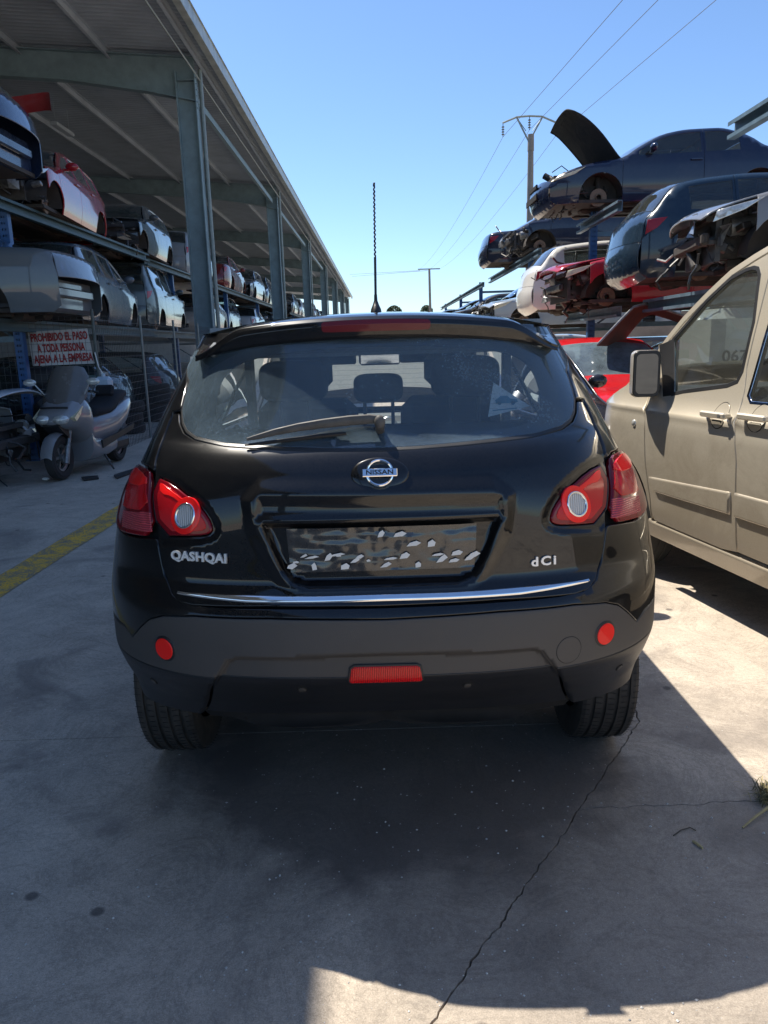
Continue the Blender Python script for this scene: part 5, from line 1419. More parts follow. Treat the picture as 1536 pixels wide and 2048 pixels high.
    if mirror and near:
        for sg in (-1, 1):
            xm = B['pil'][0] + .18; ym = float(hw(np.array([xm]), np.array([zbelt]))[0]); mb = MB()
            mb.ell((xm, sg * (ym + .10), zbelt + .09), (.06, .10, .07), 6); mb.box((xm, sg * (ym + .01), zbelt + .04), (.06, .10, .04), bev=.01); mb.build('door_mirror', M, t)
    if 'grille' not in missing and 'front_bumper' not in missing:
        mb = MB(); mb.box((-.13, 0, .42), (.02, .9, .10), bev=.005); mb.box((-.10, 0, .60), (.03, .6, .07), bev=.005); mb.build('grille', M_DARK, t)
    return t
def _mono(PX, PZ):
    """upper outline as a single-valued function of x"""
    if not hasattr(_mono, 'c'): _mono.c = {}
    k = (float(PX.sum()), float(PZ.sum()))
    if k not in _mono.c:
        i0 = int(np.argmin(PX[:40])); i1 = len(PX) - 40 + int(np.argmax(PX[-40:])); x = PX[i0:i1 + 1].copy(); z = PZ[i0:i1 + 1]
        x = np.maximum.accumulate(x + np.arange(len(x)) * 1e-7); _mono.c[k] = (x, z)
    return _mono.c[k]

# ---- right-hand row: noses and tails towards the aisle
RU, RN = radians(180), 0.0
def at_right(xend, y, z, nose=True, body='hatch', W=1.76):
    """nose at the aisle -> local x runs into the row; tail at the aisle -> turned round"""
    L = BODIES[body]['L']; zz = z - .22
    return ((xend, y + W / 2, zz), 0.0) if nose else ((xend + L, y + W / 2, zz), pi)
RC = 'cars stacked on the right-hand racks'
NAVY = (.008, .016, .045); TEALB = (.008, .024, .045); BURG = (.40, .012, .028); WHITE = (.72, .71, .68); SILV = (.36, .37, .38); GREY = (.10, .105, .11)
M_SOFT = plain('soft_top', (.014, .020, .026), .9, var=.25, scale=9, bump=.3, bscale=300)
l, a = at_right(2.86, 13.2, LB + .14, True, 'convertible')
cv = make_car('dark blue convertible with its soft top closed and bonnet raised, on the top rack tier', 'convertible', NAVY, l, a, RC, bonnet_up=1.02, soft_top=M_SOFT, lamp='yellow', seed=3, paintdust=.07)
for o_ in cv.children:
    if o_.name.startswith('bonnet'): o_.data.materials[0] = M_SOFT; o_['label'] = 'raised black-lined bonnet'
l, a = at_right(3.22, 9.65, LA + .22, False, 'hatch', 1.76)
make_car('dark teal-blue hatchback, tail outward with red tail lamp, behind the bare-engined car', 'hatch', TEALB, l, a, RC, seed=8, paintdust=.07, missing=())
l, a = (3.10, 8.2, LA + .14 - .22), -radians(9)
make_car('grey car without front bumper, bare engine bay and big clear headlamp above the beige van', 'hatch', (.17, .18, .20), l, a, RC, seed=15, missing=('front_bumper', 'nose'), paintdust=.12)
l, a = at_right(2.74, 12.0, LA + .04, True, 'hatch')
make_car('burgundy car without its front bumper, clouded headlamp hanging on, middle rack tier', 'hatch', BURG, l, a, RC, seed=21, missing=('front_bumper', 'nose'), lamp='yellow', paintdust=.15, bonnet_up=.06)
l, a = at_right(2.86, 14.5, LA + .06, False, 'hatch')
make_car('white hatchback, tail outward with red tail lamp, beyond the burgundy car', 'hatch', WHITE, l, a, RC, seed=22, paintdust=.10)
l, a = at_right(2.95, 21.2, LB + .02, False, 'saloon')
make_car('dark saloon with rear axle exposed, tail outward on the top tier below the pole', 'saloon', (.012, .017, .036), l, a, RC, seed=31, missing=('door3',), paintdust=.07)
l, a = at_right(3.05, 18.6, LB + .02, True, 'hatch')
make_car('dark navy car with bare front axle beside the dark saloon on the top tier', 'hatch', (.014, .02, .04), l, a, RC, seed=33, missing=('front_bumper', 'bonnet', 'nose', 'headlamp'), paintdust=.07)
l, a = at_right(2.55, 18.2, LA - .15, True, 'saloon')
make_car('silver-blue saloon with an empty front wheel arch, low on the rack beyond the white hatchback', 'saloon', (.30, .36, .42), l, a, RC, seed=35, missing=('front_bumper',), lamp='yellow', paintdust=.12)
l, a = at_right(2.65, 22.0, LA + .02, True, 'hatch')
make_car('black wreck with crumpled front, on the middle tier below the dark saloon', 'hatch', (.01, .01, .012), l, a, RC, seed=36, missing=('front_bumper', 'bonnet', 'front_wing'), tilt=(0, .03), paintdust=.08)
for i, (y, z, c, b, n) in enumerate([(28.5, LA, (.02, .02, .022), 'hatch', True), (31.5, LA, (.03, .03, .035), 'saloon', False), (35, LA, (.25, .02, .02), 'hatch', True), (39, LA, (.02, .02, .03), 'hatch', True), (43, LA, WHITE, 'hatch', False)]):
    l, a = at_right(2.45 + .1 * i, y, z, n, b)
    make_car(['black scrap hatchback farther along the right racks, first past the silver car', 'charcoal saloon far along the right-hand racks, tail outward', 'dull red scrap car far along the right-hand racks', 'near-black scrap car almost at the end of the right-hand racks', 'white scrap car at the far end of the right-hand racks'][i], b, c, l, a, RC, near=(i < 1), seed=50 + i, missing=('front_bumper',) if n else ())
# things at ground level under and around the right-hand racks
GB = 'scrap cars standing on the ground under the racks'
make_car('dull teal car parked under the racks behind the red car', 'saloon', (.02, .10, .13), (4.2, 12.6, -.02), 0.0, GB, seed=61, wheels='all', near=False)
make_car('silver scrap car under the racks behind the leaning bonnet', 'hatch', (.40, .40, .40), (4.6, 10.2, -.02), 0.0, GB, seed=62, wheels='all', near=False, missing=('bonnet', 'front_bumper'))
make_car('grey scrap car on the ground under the second right-hand rack', 'hatch', (.16, .15, .14), (4.0, 15.3, -.02), 0.0, GB, seed=63, wheels='all', near=False)
make_car('brown scrap estate on the ground beneath the white hatchback', 'estate', (.12, .09, .07), (3.6, 18.5, -.02), 0.0, GB, seed=64, wheels='all', near=False)

for i, (x, y, b, c, w_) in enumerate([(3.7, 22.2, 'hatch', (.20, .06, .05), 'faded red hatchback'), (3.8, 25.2, 'saloon', (.10, .11, .12), 'grey saloon'), (3.6, 28.4, 'minivan', (.35, .35, .34), 'pale people carrier'), (3.7, 32.0, 'estate', (.05, .06, .07), 'dark estate'), (8.9, 11.0, 'minivan', (.14, .14, .15), 'mid-grey people carrier'), (8.9, 14.2, 'estate', (.22, .10, .05), 'brown-orange estate'), (8.9, 17.4, 'minivan', (.07, .10, .13), 'blue-grey people carrier'), (8.9, 21.0, 'estate', (.30, .29, .27), 'stone-coloured estate')]):
    make_car(w_ + (' on the ground along the right racks, beyond the brown estate' if x < 5 else ' on the ground in the back row behind the right-hand racks'), b, c, (x, y, 0), 0.0, GB, near=False, seed=80 + i, wheels='all', step=.25)
# ------------------------------------------------------------------ beige van on the right
M_BEI = paint('beige_paint', (.60, .54, .43), rough=.30, dust=.45, dustcol=(.36, .29, .20), coatrough=.05, scale=1.7, metal=.4, grime=.42)
M_VGL = glass('van_glass', tint=(.72, .78, .76), dust=.13, dustcol=(.42, .42, .38))
VX, VY, VRZ = 1.621, 4.479, radians(-78.773)
van = thing('van', 'dusty beige van with its side close on the right, front door and mirror in view', 'van', (VX, VY, 0), VRZ)
yo = pch([.2, .3, .5, .75, .95, 1.05, 1.15, 1.5, 1.9, 2.0], [.02, .0, -.03, -.035, -.03, -.012, .03, .125, .25, .31])
def vsurf(s_, z):
    s_ = np.asarray(s_, float); z = np.asarray(z, float)
    crease = .012 * (np.clip(1 - np.abs(z - 1.055) / .045, 0, 1)) ** 2
    return np.stack([s_ + 0 * z, yo(z) + .60 * np.clip((-s_ - .38) / .95, 0, 1) ** 2 - crease, z + 0 * s_], -1)
_c, _s = cos(VRZ), sin(VRZ)
def vq(px, py):
    a, b = ray(px, py); y = 0.0
    for _ in range(8):
        # point = (VX,VY) + s*(c,s) + y*(-s,c) = t*(a,1)
        A = np.array([[_c, -a], [_s, -1.0]]); B_ = -(np.array([VX, VY]) + y * np.array([-_s, _c])); s0, t0 = np.linalg.solve(A, B_)
        z = HC + b * t0; y = float(vsurf(np.array([s0]), np.array([z]))[0][1])
    return (float(s0), float(z))
def VP(nm, o, mt, par=None, **k):
    k.setdefault('step', .035); return patch(nm, o, vsurf, mt, par or van, (.8, 1.0, 1.0), **k)
AO = [vq(*p) for p in ((1252, 770), (1313, 703), (1335, 671), (1366, 633), (1414, 583), (1461, 539), (1509, 507), (1536, 491))]
roofline = AO[1:] + [(.95, 1.95), (1.6, 1.965), (4.3, 1.965)]
inner = [(s_ + .030, z - .040) for s_, z in AO[1:]] + [(.75, 1.885)]
wfr = [vq(*p) for p in ((1347, 679), (1414, 602), (1461, 558), (1492, 541), (1506, 537), (1515, 539), (1518, 552), (1506, 646), (1483, 744), (1474, 762), (1455, 770), (1366, 782), (1346, 787))]
sail = [vq(*p) for p in ((1318, 690), (1344, 679), (1343, 790), (1325, 793))]
frontline = [vq(*p) for p in ((1292, 808), (1289, 845), (1290, 925), (1300, 1000))]
rearline = [vq(*p) for p in ((1536, 557), (1493, 735), (1488, 782), (1474, 830), (1472, 925), (1475, 1105))]
bf = frontline[-1]
g_ = .0035
door_o = [(frontline[0][0] + g_, frontline[0][1]), (AO[1][0] + .02, AO[1][1] - .09)] + inner[:-1] + [(.612, 1.870), (rearline[0][0] - g_, 1.80)] + [(s_ - g_, z) for s_, z in rearline] + [(.70, .395), (.30, .40), (.06, .405), (.035, .45)] + [(s_ + g_, z) for s_, z in frontline[::-1][:-1]]
fd = VP('front_door', door_o, M_BEI, holes=[wfr, sail], bev=.004, thick=.03)
VP('door_window', offset_poly(np.array(wfr), .002), M_VGL, fd, step=.2, lift=-.008, bev=.001, thick=.004)
VP('window_seal', offset_poly(np.array(wfr), -.016), M_BPL, fd, holes=[offset_poly(np.array(wfr), .008)], step=.02, lift=.002, bev=.003)
VP('mirror_sail', sail, M_BPL, fd, lift=.001, bev=.003)
arch = [(-.40 + .43 * cos(t), .34 + .43 * sin(t)) for t in np.linspace(.12, pi - .12, 22)]
wing = [(-1.22, .42), (-1.26, .74), (-1.18, .88), (-.95, 1.00), (-.70, 1.09), AO[0], (-.36, 1.25), (AO[1][0] - .01, AO[1][1] - .02), (AO[1][0] + .012, AO[1][1] - .10)] + [(s_ - g_, z) for s_, z in frontline] + [(.03, .43)] + arch + [(-.84, .40)]
VP('front_wing', wing, M_BEI, bev=.004, thick=.025, step=.03)
ps = [(s_, z) for s_, z in AO[1:]]
VP('roof_rail', ps + [(.95, 1.95), (4.2, 1.965), (4.2, 1.885), (.78, 1.885)] + [(s_ - .004, z + .006) for s_, z in inner[:-1][::-1]], M_BEI, bev=.003, thick=.02)
w2 = [(.745, 1.185), (.735, 1.72), (.765, 1.775), (1.62, 1.80), (1.66, 1.76), (1.66, 1.20), (1.62, 1.16), (.78, 1.155)]
sd = [(rearline[0][0] + g_, 1.872)] + [(s_ + g_, z) for s_, z in rearline] + [(1.72, .395), (1.74, 1.875)]
sdo = VP('sliding_door', sd, M_BEI, holes=[w2], bev=.004, thick=.03, step=.05)
VP('door_window', offset_poly(np.array(w2), .002), M_VGL, sdo, step=.3, lift=-.008, bev=.001, thick=.004)
VP('window_trim', offset_poly(np.array(w2), -.012), M_CHR, sdo, holes=[offset_poly(np.array(w2), .004)], step=.03, lift=.002, bev=.003)
VP('rear_side', [(1.75, .395), (1.75, 1.875), (3.75, 1.875), (3.85, 1.2), (3.85, .4), (3.12, .40)] + [(2.70 + .41 * cos(t), .34 + .41 * sin(t)) for t in np.linspace(.15, pi - .15, 14)] + [(2.28, .40)], M_BEI, step=.09, bev=.004)
VP('sill', [(.0, .405), (-.005, .30), (1.0, .285), (2.28, .285), (2.26, .385), (1.0, .385), (.05, .395)], M_BEI, lift=.012, bev=.010, thick=.05, step=.04)
st1 = [vq(*p) for p in ((1299, 953), (1463, 985), (1460, 1029), (1311, 983))]
VP('side_moulding', [st1[0], (rearline[4][0] - .022, st1[1][1]), (rearline[4][0] - .018, st1[2][1]), (.35, .588), st1[3]], M_BEI, fd, lift=.016, bev=.012, thick=.03)
VP('side_moulding', [(rearline[4][0] + .012, .712), (1.72, .722), (1.72, .59), (rearline[4][0] + .020, .592)], M_BEI, sdo, lift=.016, bev=.012, thick=.03)
def vhandle(sc, zc, par):
    th = np.linspace(0, 2 * pi, 31)[:-1]
    b_ = VP('handle_bowl', [(sc + .062 * cos(t), zc + .068 * sin(t)) for t in th], M_DARK, par, lift=.0012, bev=.0008, thick=.002, step=.02)
    VP('handle_bowl', [(sc + .058 * cos(t), zc + .064 * sin(t)) for t in th], M_BEI, par, lift=.0022, bev=.0015, thick=.003, step=.02)
    P0 = Vector(vsurf(np.array([sc]), np.array([zc]))[0]); mb = MB()
    mb.box(P0 + Vector((.0, -.042, .006)), (.205, .018, .032), bev=.008); mb.box(P0 + Vector((.085, -.022, .006)), (.028, .04, .026), bev=.005); mb.box(P0 + Vector((-.085, -.022, .006)), (.028, .04, .026), bev=.005)
    return mb.build('door_handle', M_BEI, par)
h1 = vhandle(.598, 1.075, fd); vhandle(.885, 1.085, sdo)
P0 = Vector(vsurf(np.array([.665]), np.array([1.075]))[0]); mb = MB(); mb.cyl(P0 + Vector((0, -.056, .006)), P0 + Vector((0, -.045, .006)), .010); mb.build('lock', M_MECH3, fd)
c_ = vq(1268, 846); P0 = Vector(vsurf(np.array([c_[0]]), np.array([c_[1]]))[0]); mb = MB(); mb.ell(P0, (.022, .012, .022), 8); mb.build('side_blinker', M_HEAD, van)
# upper body: bonnet, windscreen, roof, far side
def vstrip(nm, pts, mt, cr, nv=15):
    mb = MB()
    for (s_, z) in pts:
        P = vsurf(np.array([s_]), np.array([z]))[0]; y0_, y1_ = P[1] + .004, 1.90 - P[1] - .004
        for k in range(nv):
            u = k / (nv - 1) * 2 - 1; e = 1 - abs(u) ** 2.5
            mb.v.append((s_ - cr[1] * e, (y0_ + y1_) / 2 + u * (y1_ - y0_) / 2, z + cr[0] * e - .003))
    for i in range(len(pts) - 1):
        for k in range(nv - 1): a_ = i * nv + k; mb.f.append((a_, a_ + 1, a_ + nv + 1, a_ + nv))
    return mb.build(nm, mt, van, recalc=False, sharp=60)
vstrip('bonnet', [(-1.26, .74), (-1.18, .88), (-.95, 1.00), (-.70, 1.09), AO[0], (-.36, 1.25)], M_BEI, (.06, .16))
vstrip('front_bumper', [(-1.20, .30), (-1.24, .45), (-1.26, .735)], M_BUMP, (.0, .18))
vstrip('windscreen', [(-.35, 1.26), AO[1], AO[3], AO[4], (.22, 1.775)], M_VGL, (.03, .14))
vstrip('roof', [(.22, 1.778), AO[5], AO[6], AO[7], (.95, 1.95), (1.6, 1.965), (3.9, 1.965)], M_BEI, (.06, .0))
fw = lambda s_, z: vsurf(s_, z) * np.array([1, -1, 1]) + np.array([0, 1.90, 0])
wfar = [(-.02, 1.19), (.20, 1.62), (.50, 1.78), (.60, 1.50), (.66, 1.20)]
patch('far_side', [(-1.22, .42), (-1.26, .74), (-.95, 1.0), (-.36, 1.24), AO[1], AO[3], AO[5], AO[7], (.95, 1.94), (3.85, 1.95), (3.85, .3), (-.8, .3)], fw, M_BEI, van, (1, .9, 1), holes=[wfar, [(.76, 1.18), (.76, 1.76), (1.62, 1.78), (1.62, 1.18)]], step=.12)
patch('far_window', wfar, fw, M_VGL, van, (1, .9, 1), step=.3, lift=-.01)
patch('far_window', [(.76, 1.18), (.76, 1.76), (1.62, 1.78), (1.62, 1.18)], fw, M_VGL, van, (1, .9, 1), step=.3, lift=-.01)
mb = MB(); mb.box((3.86, .95, 1.15), (.05, 1.7, 1.6), bev=.02); mb.build('rear_doors', M_BEI, van)
mb = MB(); mb.box((1.3, .95, .30), (5.0, 1.62, .08)); mb.box((1.3, .25, .36), (4.4, .10, .08)); mb.build('underbody', M_UNDER, van)
mb = MB(); vs = []
for t in np.linspace(-.1, pi + .1, 16):
    for y_ in (.06, .42): vs.append((-.40 + .435 * cos(t), y_, .34 + .435 * sin(t)))
mb.add(vs, [(2 * i, 2 * i + 1, 2 * i + 3, 2 * i + 2) for i in range(15)]); mb.build('wheel_arch', M_UNDER, van, recalc=False)
def vwheel(s_, y_):
    mb = MB(); mb.lathe([(.20, y_ - .09), (.30, y_ - .105), (.325, y_ - .09), (.335, y_ - .06), (.335, y_ - .032), (.327, y_ - .028), (.327, y_ - .020), (.335, y_ - .016), (.335, y_ + .016), (.327, y_ + .02), (.327, y_ + .028), (.335, y_ + .032), (.335, y_ + .06), (.325, y_ + .09), (.30, y_ + .105), (.20, y_ + .09)], (s_, 0, .335), 'y', 40)
    w_ = mb.build('wheel', M_RUB, van); mb = MB(); yy = y_ - .07 if y_ < .9 else y_ + .07; mb.lathe([(.21, yy), (.20, yy + .02), (.06, yy), (0, yy)], (s_, 0, .335), 'y', 24); mb.build('rim', M_MECH3, w_)
for s_ in (-.40, 2.70): vwheel(s_, .135); vwheel(s_, 1.765)
# cabin of the van
mb = MB(); mb.box((-.02, .95, 1.06), (.55, 1.55, .24), bev=.08); vd = mb.build('dashboard', M_INT, van)
for y_ in (.42, 1.42):
    mb = MB(); mb.box((.78, y_, .98), (.16, .50, .72), (0, -.12, 0), bev=.07); mb.box((.50, y_, .70), (.50, .50, .18), bev=.07); mb.box((.84, y_, 1.46), (.10, .26, .20), bev=.05); mb.build('seat', M_INT, van)
mb = MB(); cc = Vector((.36, .42, 1.16)); [mb.cyl(cc + Vector((.07 * sin(t), .19 * cos(t), .18 * sin(t))), cc + Vector((.07 * sin(t + .3), .19 * cos(t + .3), .18 * sin(t + .3))), .015, n=7) for t in np.arange(0, 6.28, .262)]
mb.cyl(cc, cc + Vector((-.3, 0, -.12)), .03); mb.build('steering_wheel', M_BPL, van)
# outside mirror
mc = at_d(1289, 747, 4.52); Mv = Matrix.Rotation(-VRZ, 4, 'Z') @ Matrix.Translation((-VX, -VY, 0)); lc = Mv @ mc
def rrect(w, h, r_, n=6):
    o = []
    for cx, cz, a0_ in ((w - r_, h - r_, 0), (-w + r_, h - r_, pi / 2), (-w + r_, -h + r_, pi), (w - r_, -h + r_, 1.5 * pi)):
        for k in range(n + 1): a_ = a0_ + pi / 2 * k / n; o.append((cx + r_ * cos(a_), cz + r_ * sin(a_)))
    return o
Rm = Matrix.Translation(lc) @ Matrix.Rotation(-VRZ - radians(6), 4, 'Z')
mb = MB(); rings = []
for dy, sc in ((-.045, .94), (-.052, .98), (-.03, 1.0), (.02, .99), (.07, .88), (.10, .66), (.115, .35)):
    rings.append([Vector((x * sc, dy, z * sc)) for x, z in rrect(.079, .136, .032)])
mb.loft(rings); mb.v = [tuple(Rm @ Vector(v)) for v in mb.v]; mh = mb.build('door_mirror', M_BEI, van, sharp=50)
mb = MB(); mb.loft([[Vector((x, -.0535, z)) for x, z in rrect(.075, .131, .030)], [Vector((x, -.057, z)) for x, z in rrect(.073, .129, .029)]]); mb.v = [tuple(Rm @ Vector(v)) for v in mb.v]; mb.build('mirror_frame', M_BPL, mh)
M_MIR = plain('mirror_glass', (.10, .11, .12), .03, metal=1.0, var=.03)  # dark tone paints a dark reflection into the mirror
mb = MB(); mb.loft([[Vector((x, -.0575, z)) for x, z in rrect(.062, .115, .026)], [Vector((x, -.060, z)) for x, z in rrect(.061, .114, .026)]]); mb.v = [tuple(Rm @ Vector(v)) for v in mb.v]; mb.build('mirror_face', M_MIR, mh)
sc0 = Mv @ at_d(1322, 775, 4.56)
mb = MB(); mb.tube([lc + Vector((.01, .05, -.10)), (lc + sc0) / 2 + Vector((0, .03, -.05)), Vector((sc0.x, .02, sc0.z))], [.03, .032, .04], 10); mb.build('mirror_arm', M_BPL, mh)

# white vehicle with red band and number, glimpsed through the van's windows
M_WP = paint('white_panel', (.42, .42, .40), dust=.12); M_RP = paint('red_band', (.42, .012, .012), dust=.1)
wv = thing('van', 'white van with a red band and the number 067, seen through the beige van windows', 'van', (3.20, 7.40, 0), radians(2))
mb = MB(); mb.box((1.8, .45, 1.0), (3.6, .9, 1.45), bev=.10); mb.build('body', M_WP, wv)
mb = MB(); mb.prism([(.42, .45), (.62, 1.6), (.86, 1.6), (.66, .45)], -.006, .02); mb.build('red_band', M_RP, wv)
for k in (0, 1): mb = MB(); mb.cyl((.7 + 2 * k, .02, .32), (.7 + 2 * k, .22, .32), .32, n=24); mb.build('wheel', M_RUB, wv)
mb = MB(); mb.box((2.0, .012, 1.5), (1.5, .01, .4), bev=.004); mb.build('side_window', M_GLS2, wv)
text_mesh('number_lettering', '067', .15, M_BPL, wv, (.20, -.004, 1.27), (pi / 2, 0, 0), ext=.002, sx=1.1, bold=.003)

# ------------------------------------------------------------------ red car, dark car and the leaning bonnet
make_car('bright red car facing the lens, windscreen glinting, beneath the leaning rusty bonnet', 'saloon', (.62, .008, .016), (3.06, 8.9, 0), pi / 2, None, seed=71, wheels='all', paintdust=.12, scale=(1, .98, 1.03), glassm=glass('sky_sheen_glass', tint=(.75, .82, .83), dust=.75, dustcol=(.34, .44, .50)))  # pale blue film on the glass paints the sky's reflection
make_car('nearly black car with scraped front wing and a chrome-tipped mirror, left of the red car', 'hatch', (.014, .013, .016), (1.30, 6.45, 0), pi / 2, None, seed=72, wheels='all', paintdust=.08, glassm=M_GLS2)
M_RUST = plain('rusty_underside', (.10, .040, .028), .7, var=.5, scale=9, bump=.4)
lb = bpy.data.objects.new('x', None)
def bent_sheet(nm, rows, mt, th, par=None):
    mb = MB(); n_ = len(rows[0]); 
    for k in (0, 1):
        for r_ in rows:
            for p in r_: mb.v.append((p.x, p.y, p.z + k * th))
    m_ = len(rows) * n_
    for i in range(len(rows) - 1):
        for j in range(n_ - 1):
            a_ = i * n_ + j; mb.f += [(a_, a_ + 1, a_ + n_ + 1, a_ + n_), (m_ + a_, m_ + a_ + n_, m_ + a_ + n_ + 1, m_ + a_ + 1)]
    rim = [j for j in range(n_)] + [i * n_ + n_ - 1 for i in range(1, len(rows))] + [(len(rows) - 1) * n_ + j for j in range(n_ - 2, -1, -1)] + [i * n_ for i in range(len(rows) - 2, 0, -1)]
    for i in range(len(rim)): a_, b_ = rim[i], rim[(i + 1) % len(rim)]; mb.f.append((a_, b_, m_ + b_, m_ + a_))
    return mb.build(nm, mt, par, sharp=50)
near_e = [at_d(1194, 692, 10.3), at_d(1232, 652, 10.3), at_d(1266, 617, 10.3), at_d(1290, 611, 10.3), at_d(1330, 622, 10.3), at_d(1366, 634, 10.3)]
far_e = [at_d(1240, 693, 11.0), at_d(1264, 662, 11.0), at_d(1286, 636, 11.0), at_d(1304, 629, 11.0), at_d(1334, 638, 11.0), at_d(1372, 650, 11.0)]
org = near_e[0]; org = Vector((org.x, org.y, 1.45))
rt = thing('bonnet_panel', 'loose rusty-backed bonnet bent in the middle, leaning on the red car roof', 'bonnet', org)
rws = [[a.lerp(b, k / 3) - org for a, b in zip(near_e, far_e)] for k in range(4)]
bent_sheet('inner_frame', rws, M_RUST, .018, rt)
bent_sheet('outer_skin', [[p + Vector((0, 0, .022)) for p in r_] for r_ in rws], paint('pale_skin', (.5, .5, .48), dust=.2), .012, rt)
mb = MB(); mb.tube([p + Vector((0, -.01, .015)) for p in rws[0]], .016, 6); mb.build('rim', M_MECH3, rt)

# ------------------------------------------------------------------ cars in the shed
LC = 'cars stacked in the shed on the left'
GBL = (.085, .105, .125)
def along(xs, y, z, body, tail=False, ang=0.0):
    """parked along the aisle; xs = side face towards the aisle at the near end"""
    L, W = BODIES[body]['L'], BODIES[body]['W']; zz = z - .22
    if not tail: a_ = pi / 2 + ang; o = Vector((xs, y)) + Vector((-cos(ang), -sin(ang))) * (W / 2)
    else: a_ = -pi / 2 + ang; o = Vector((xs, y)) + Vector((-cos(ang), -sin(ang))) * (W / 2) + Vector((-sin(ang), cos(ang))) * L
    return (o.x, o.y, zz), a_
make_car('grey-silver saloon with an empty tail lamp hole, tail towards the aisle above the warning sign', 'saloon', (.12, .135, .145), (-3.98 - 4.55, 10.75, LA - .18), 0.0, LC, seed=101, missing=('tail_lamp', 'rear_bumper', 'headlamp'), paintdust=.15, hub=True)
l, a = along(-4.42, 12.1, LA + .02, 'estate', True, .12)
make_car('dark glossy estate with red tail lamp, tail facing out, beyond the grey-silver saloon', 'estate', GBL, l, a, LC, seed=102, paintdust=.07, missing=('rear_bumper',))
l, a = along(-4.90, 17.2, LA + .02, 'offroader', True, .07)
make_car('dark green-grey off-roader with tall side windows, left of the first thick column', 'offroader', (.07, .09, .09), l, a, LC, seed=103, paintdust=.07)
l, a = along(-4.95, 22.4, LA + .02, 'saloon', False, .03)
make_car('beige saloon on the middle tier half hidden by the first thick column', 'saloon', (.36, .31, .25), l, a, LC, seed=104, paintdust=.15)
l, a = along(-4.50, 10.95, LB + .02, 'hatch', False, .098)
make_car('crimson coupe without front bumper, arches empty, high on the left rack', 'hatch', (.28, .006, .014), l, a, LC, seed=105, scale=(1, 1, .90), missing=('front_bumper', 'nose', 'bonnet'), paintdust=.05)
l, a = along(-4.72, 15.8, LB + .02, 'hatch', False, .06)
make_car('steel-grey coupe with stripped nose behind the crimson coupe on the top tier', 'hatch', (.05, .06, .065), l, a, LC, seed=106, scale=(1, 1, .92), missing=('front_bumper', 'nose', 'bonnet', 'headlamp'), paintdust=.05)
make_car('dark blue hatchback high at the left edge, tail outward above the aisle', 'hatch', (.016, .03, .07), (-4.30 - 4.15, 10.0, LB + .0), 0.0, LC, seed=107, missing=('rear_bumper', 'tail_lamp'), paintdust=.08)
cl = [((.05, .06, .07), 'dark blue-grey'), ((.30, .32, .33), 'silver'), ((.02, .022, .025), 'black'), ((.12, .13, .14), 'mid-grey'), ((.16, .02, .02), 'dark red'), ((.05, .07, .06), 'bottle green'), ((.45, .45, .44), 'pale grey')]
bb = ['hatch', 'saloon', 'minivan', 'estate']
wd = {'hatch': 'hatchback', 'saloon': 'saloon', 'minivan': 'people carrier', 'estate': 'estate'}
rr = random.Random(4); k = 0
for y in np.arange(21.0, 74, 5.1):
    for tier, z in (('top', LB), ('middle', LA)):
        if tier == 'middle' and y < 24: continue
        c, cn = cl[(k * 3 + 1) % 7]; b = bb[(k * 5 + k // 4) % 4]
        bay = 'behind the gap after column ' + ['one', 'two', 'three', 'four', 'five'][int(np.searchsorted(COLY, y)) - 1]
        l, a = along(-4.98 - rr.uniform(0, .15), y + .6, z + .02, b, rr.random() < .4, rr.uniform(0, .06))
        n = int((y - 21) / 5.1) + 1
        make_car('%s %s, %s shed tier, %s of its row beyond the steel-grey coupe' % (cn, wd[b], tier, ['first', 'second', 'third', 'fourth', 'fifth', 'sixth', 'seventh', 'eighth', 'ninth', 'tenth', 'eleventh'][n - 1]), b, c, l, a, LC, near=(y < 33), seed=120 + k,
                 missing=('front_bumper',) if k % 2 else (), paintdust=.08, step=.12 if y < 33 else .25)
        k += 1
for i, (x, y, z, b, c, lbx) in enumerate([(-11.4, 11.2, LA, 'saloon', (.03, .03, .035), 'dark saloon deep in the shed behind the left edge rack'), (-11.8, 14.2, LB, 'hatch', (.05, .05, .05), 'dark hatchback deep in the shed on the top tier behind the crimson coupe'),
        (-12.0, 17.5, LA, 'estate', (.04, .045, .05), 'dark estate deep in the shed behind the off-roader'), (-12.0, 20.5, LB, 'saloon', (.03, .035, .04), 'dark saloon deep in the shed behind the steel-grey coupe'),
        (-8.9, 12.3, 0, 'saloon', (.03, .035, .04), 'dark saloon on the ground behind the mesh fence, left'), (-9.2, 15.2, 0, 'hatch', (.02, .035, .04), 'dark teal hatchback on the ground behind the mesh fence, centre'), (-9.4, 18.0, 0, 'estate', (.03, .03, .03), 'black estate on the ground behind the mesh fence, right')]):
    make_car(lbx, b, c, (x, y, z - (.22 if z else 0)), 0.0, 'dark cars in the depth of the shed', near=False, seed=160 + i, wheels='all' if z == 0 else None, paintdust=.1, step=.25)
make_car('stripped silver-grey car with popped bonnet at the far left, beside the blue post', 'hatch', (.50, .52, .55), (-4.12, 8.75, 0), pi, 'wrecks on the ground by the fence', seed=171, missing=('front_bumper', 'nose', 'headlamp', 'grille'), bonnet_up=.34, paintdust=.1)

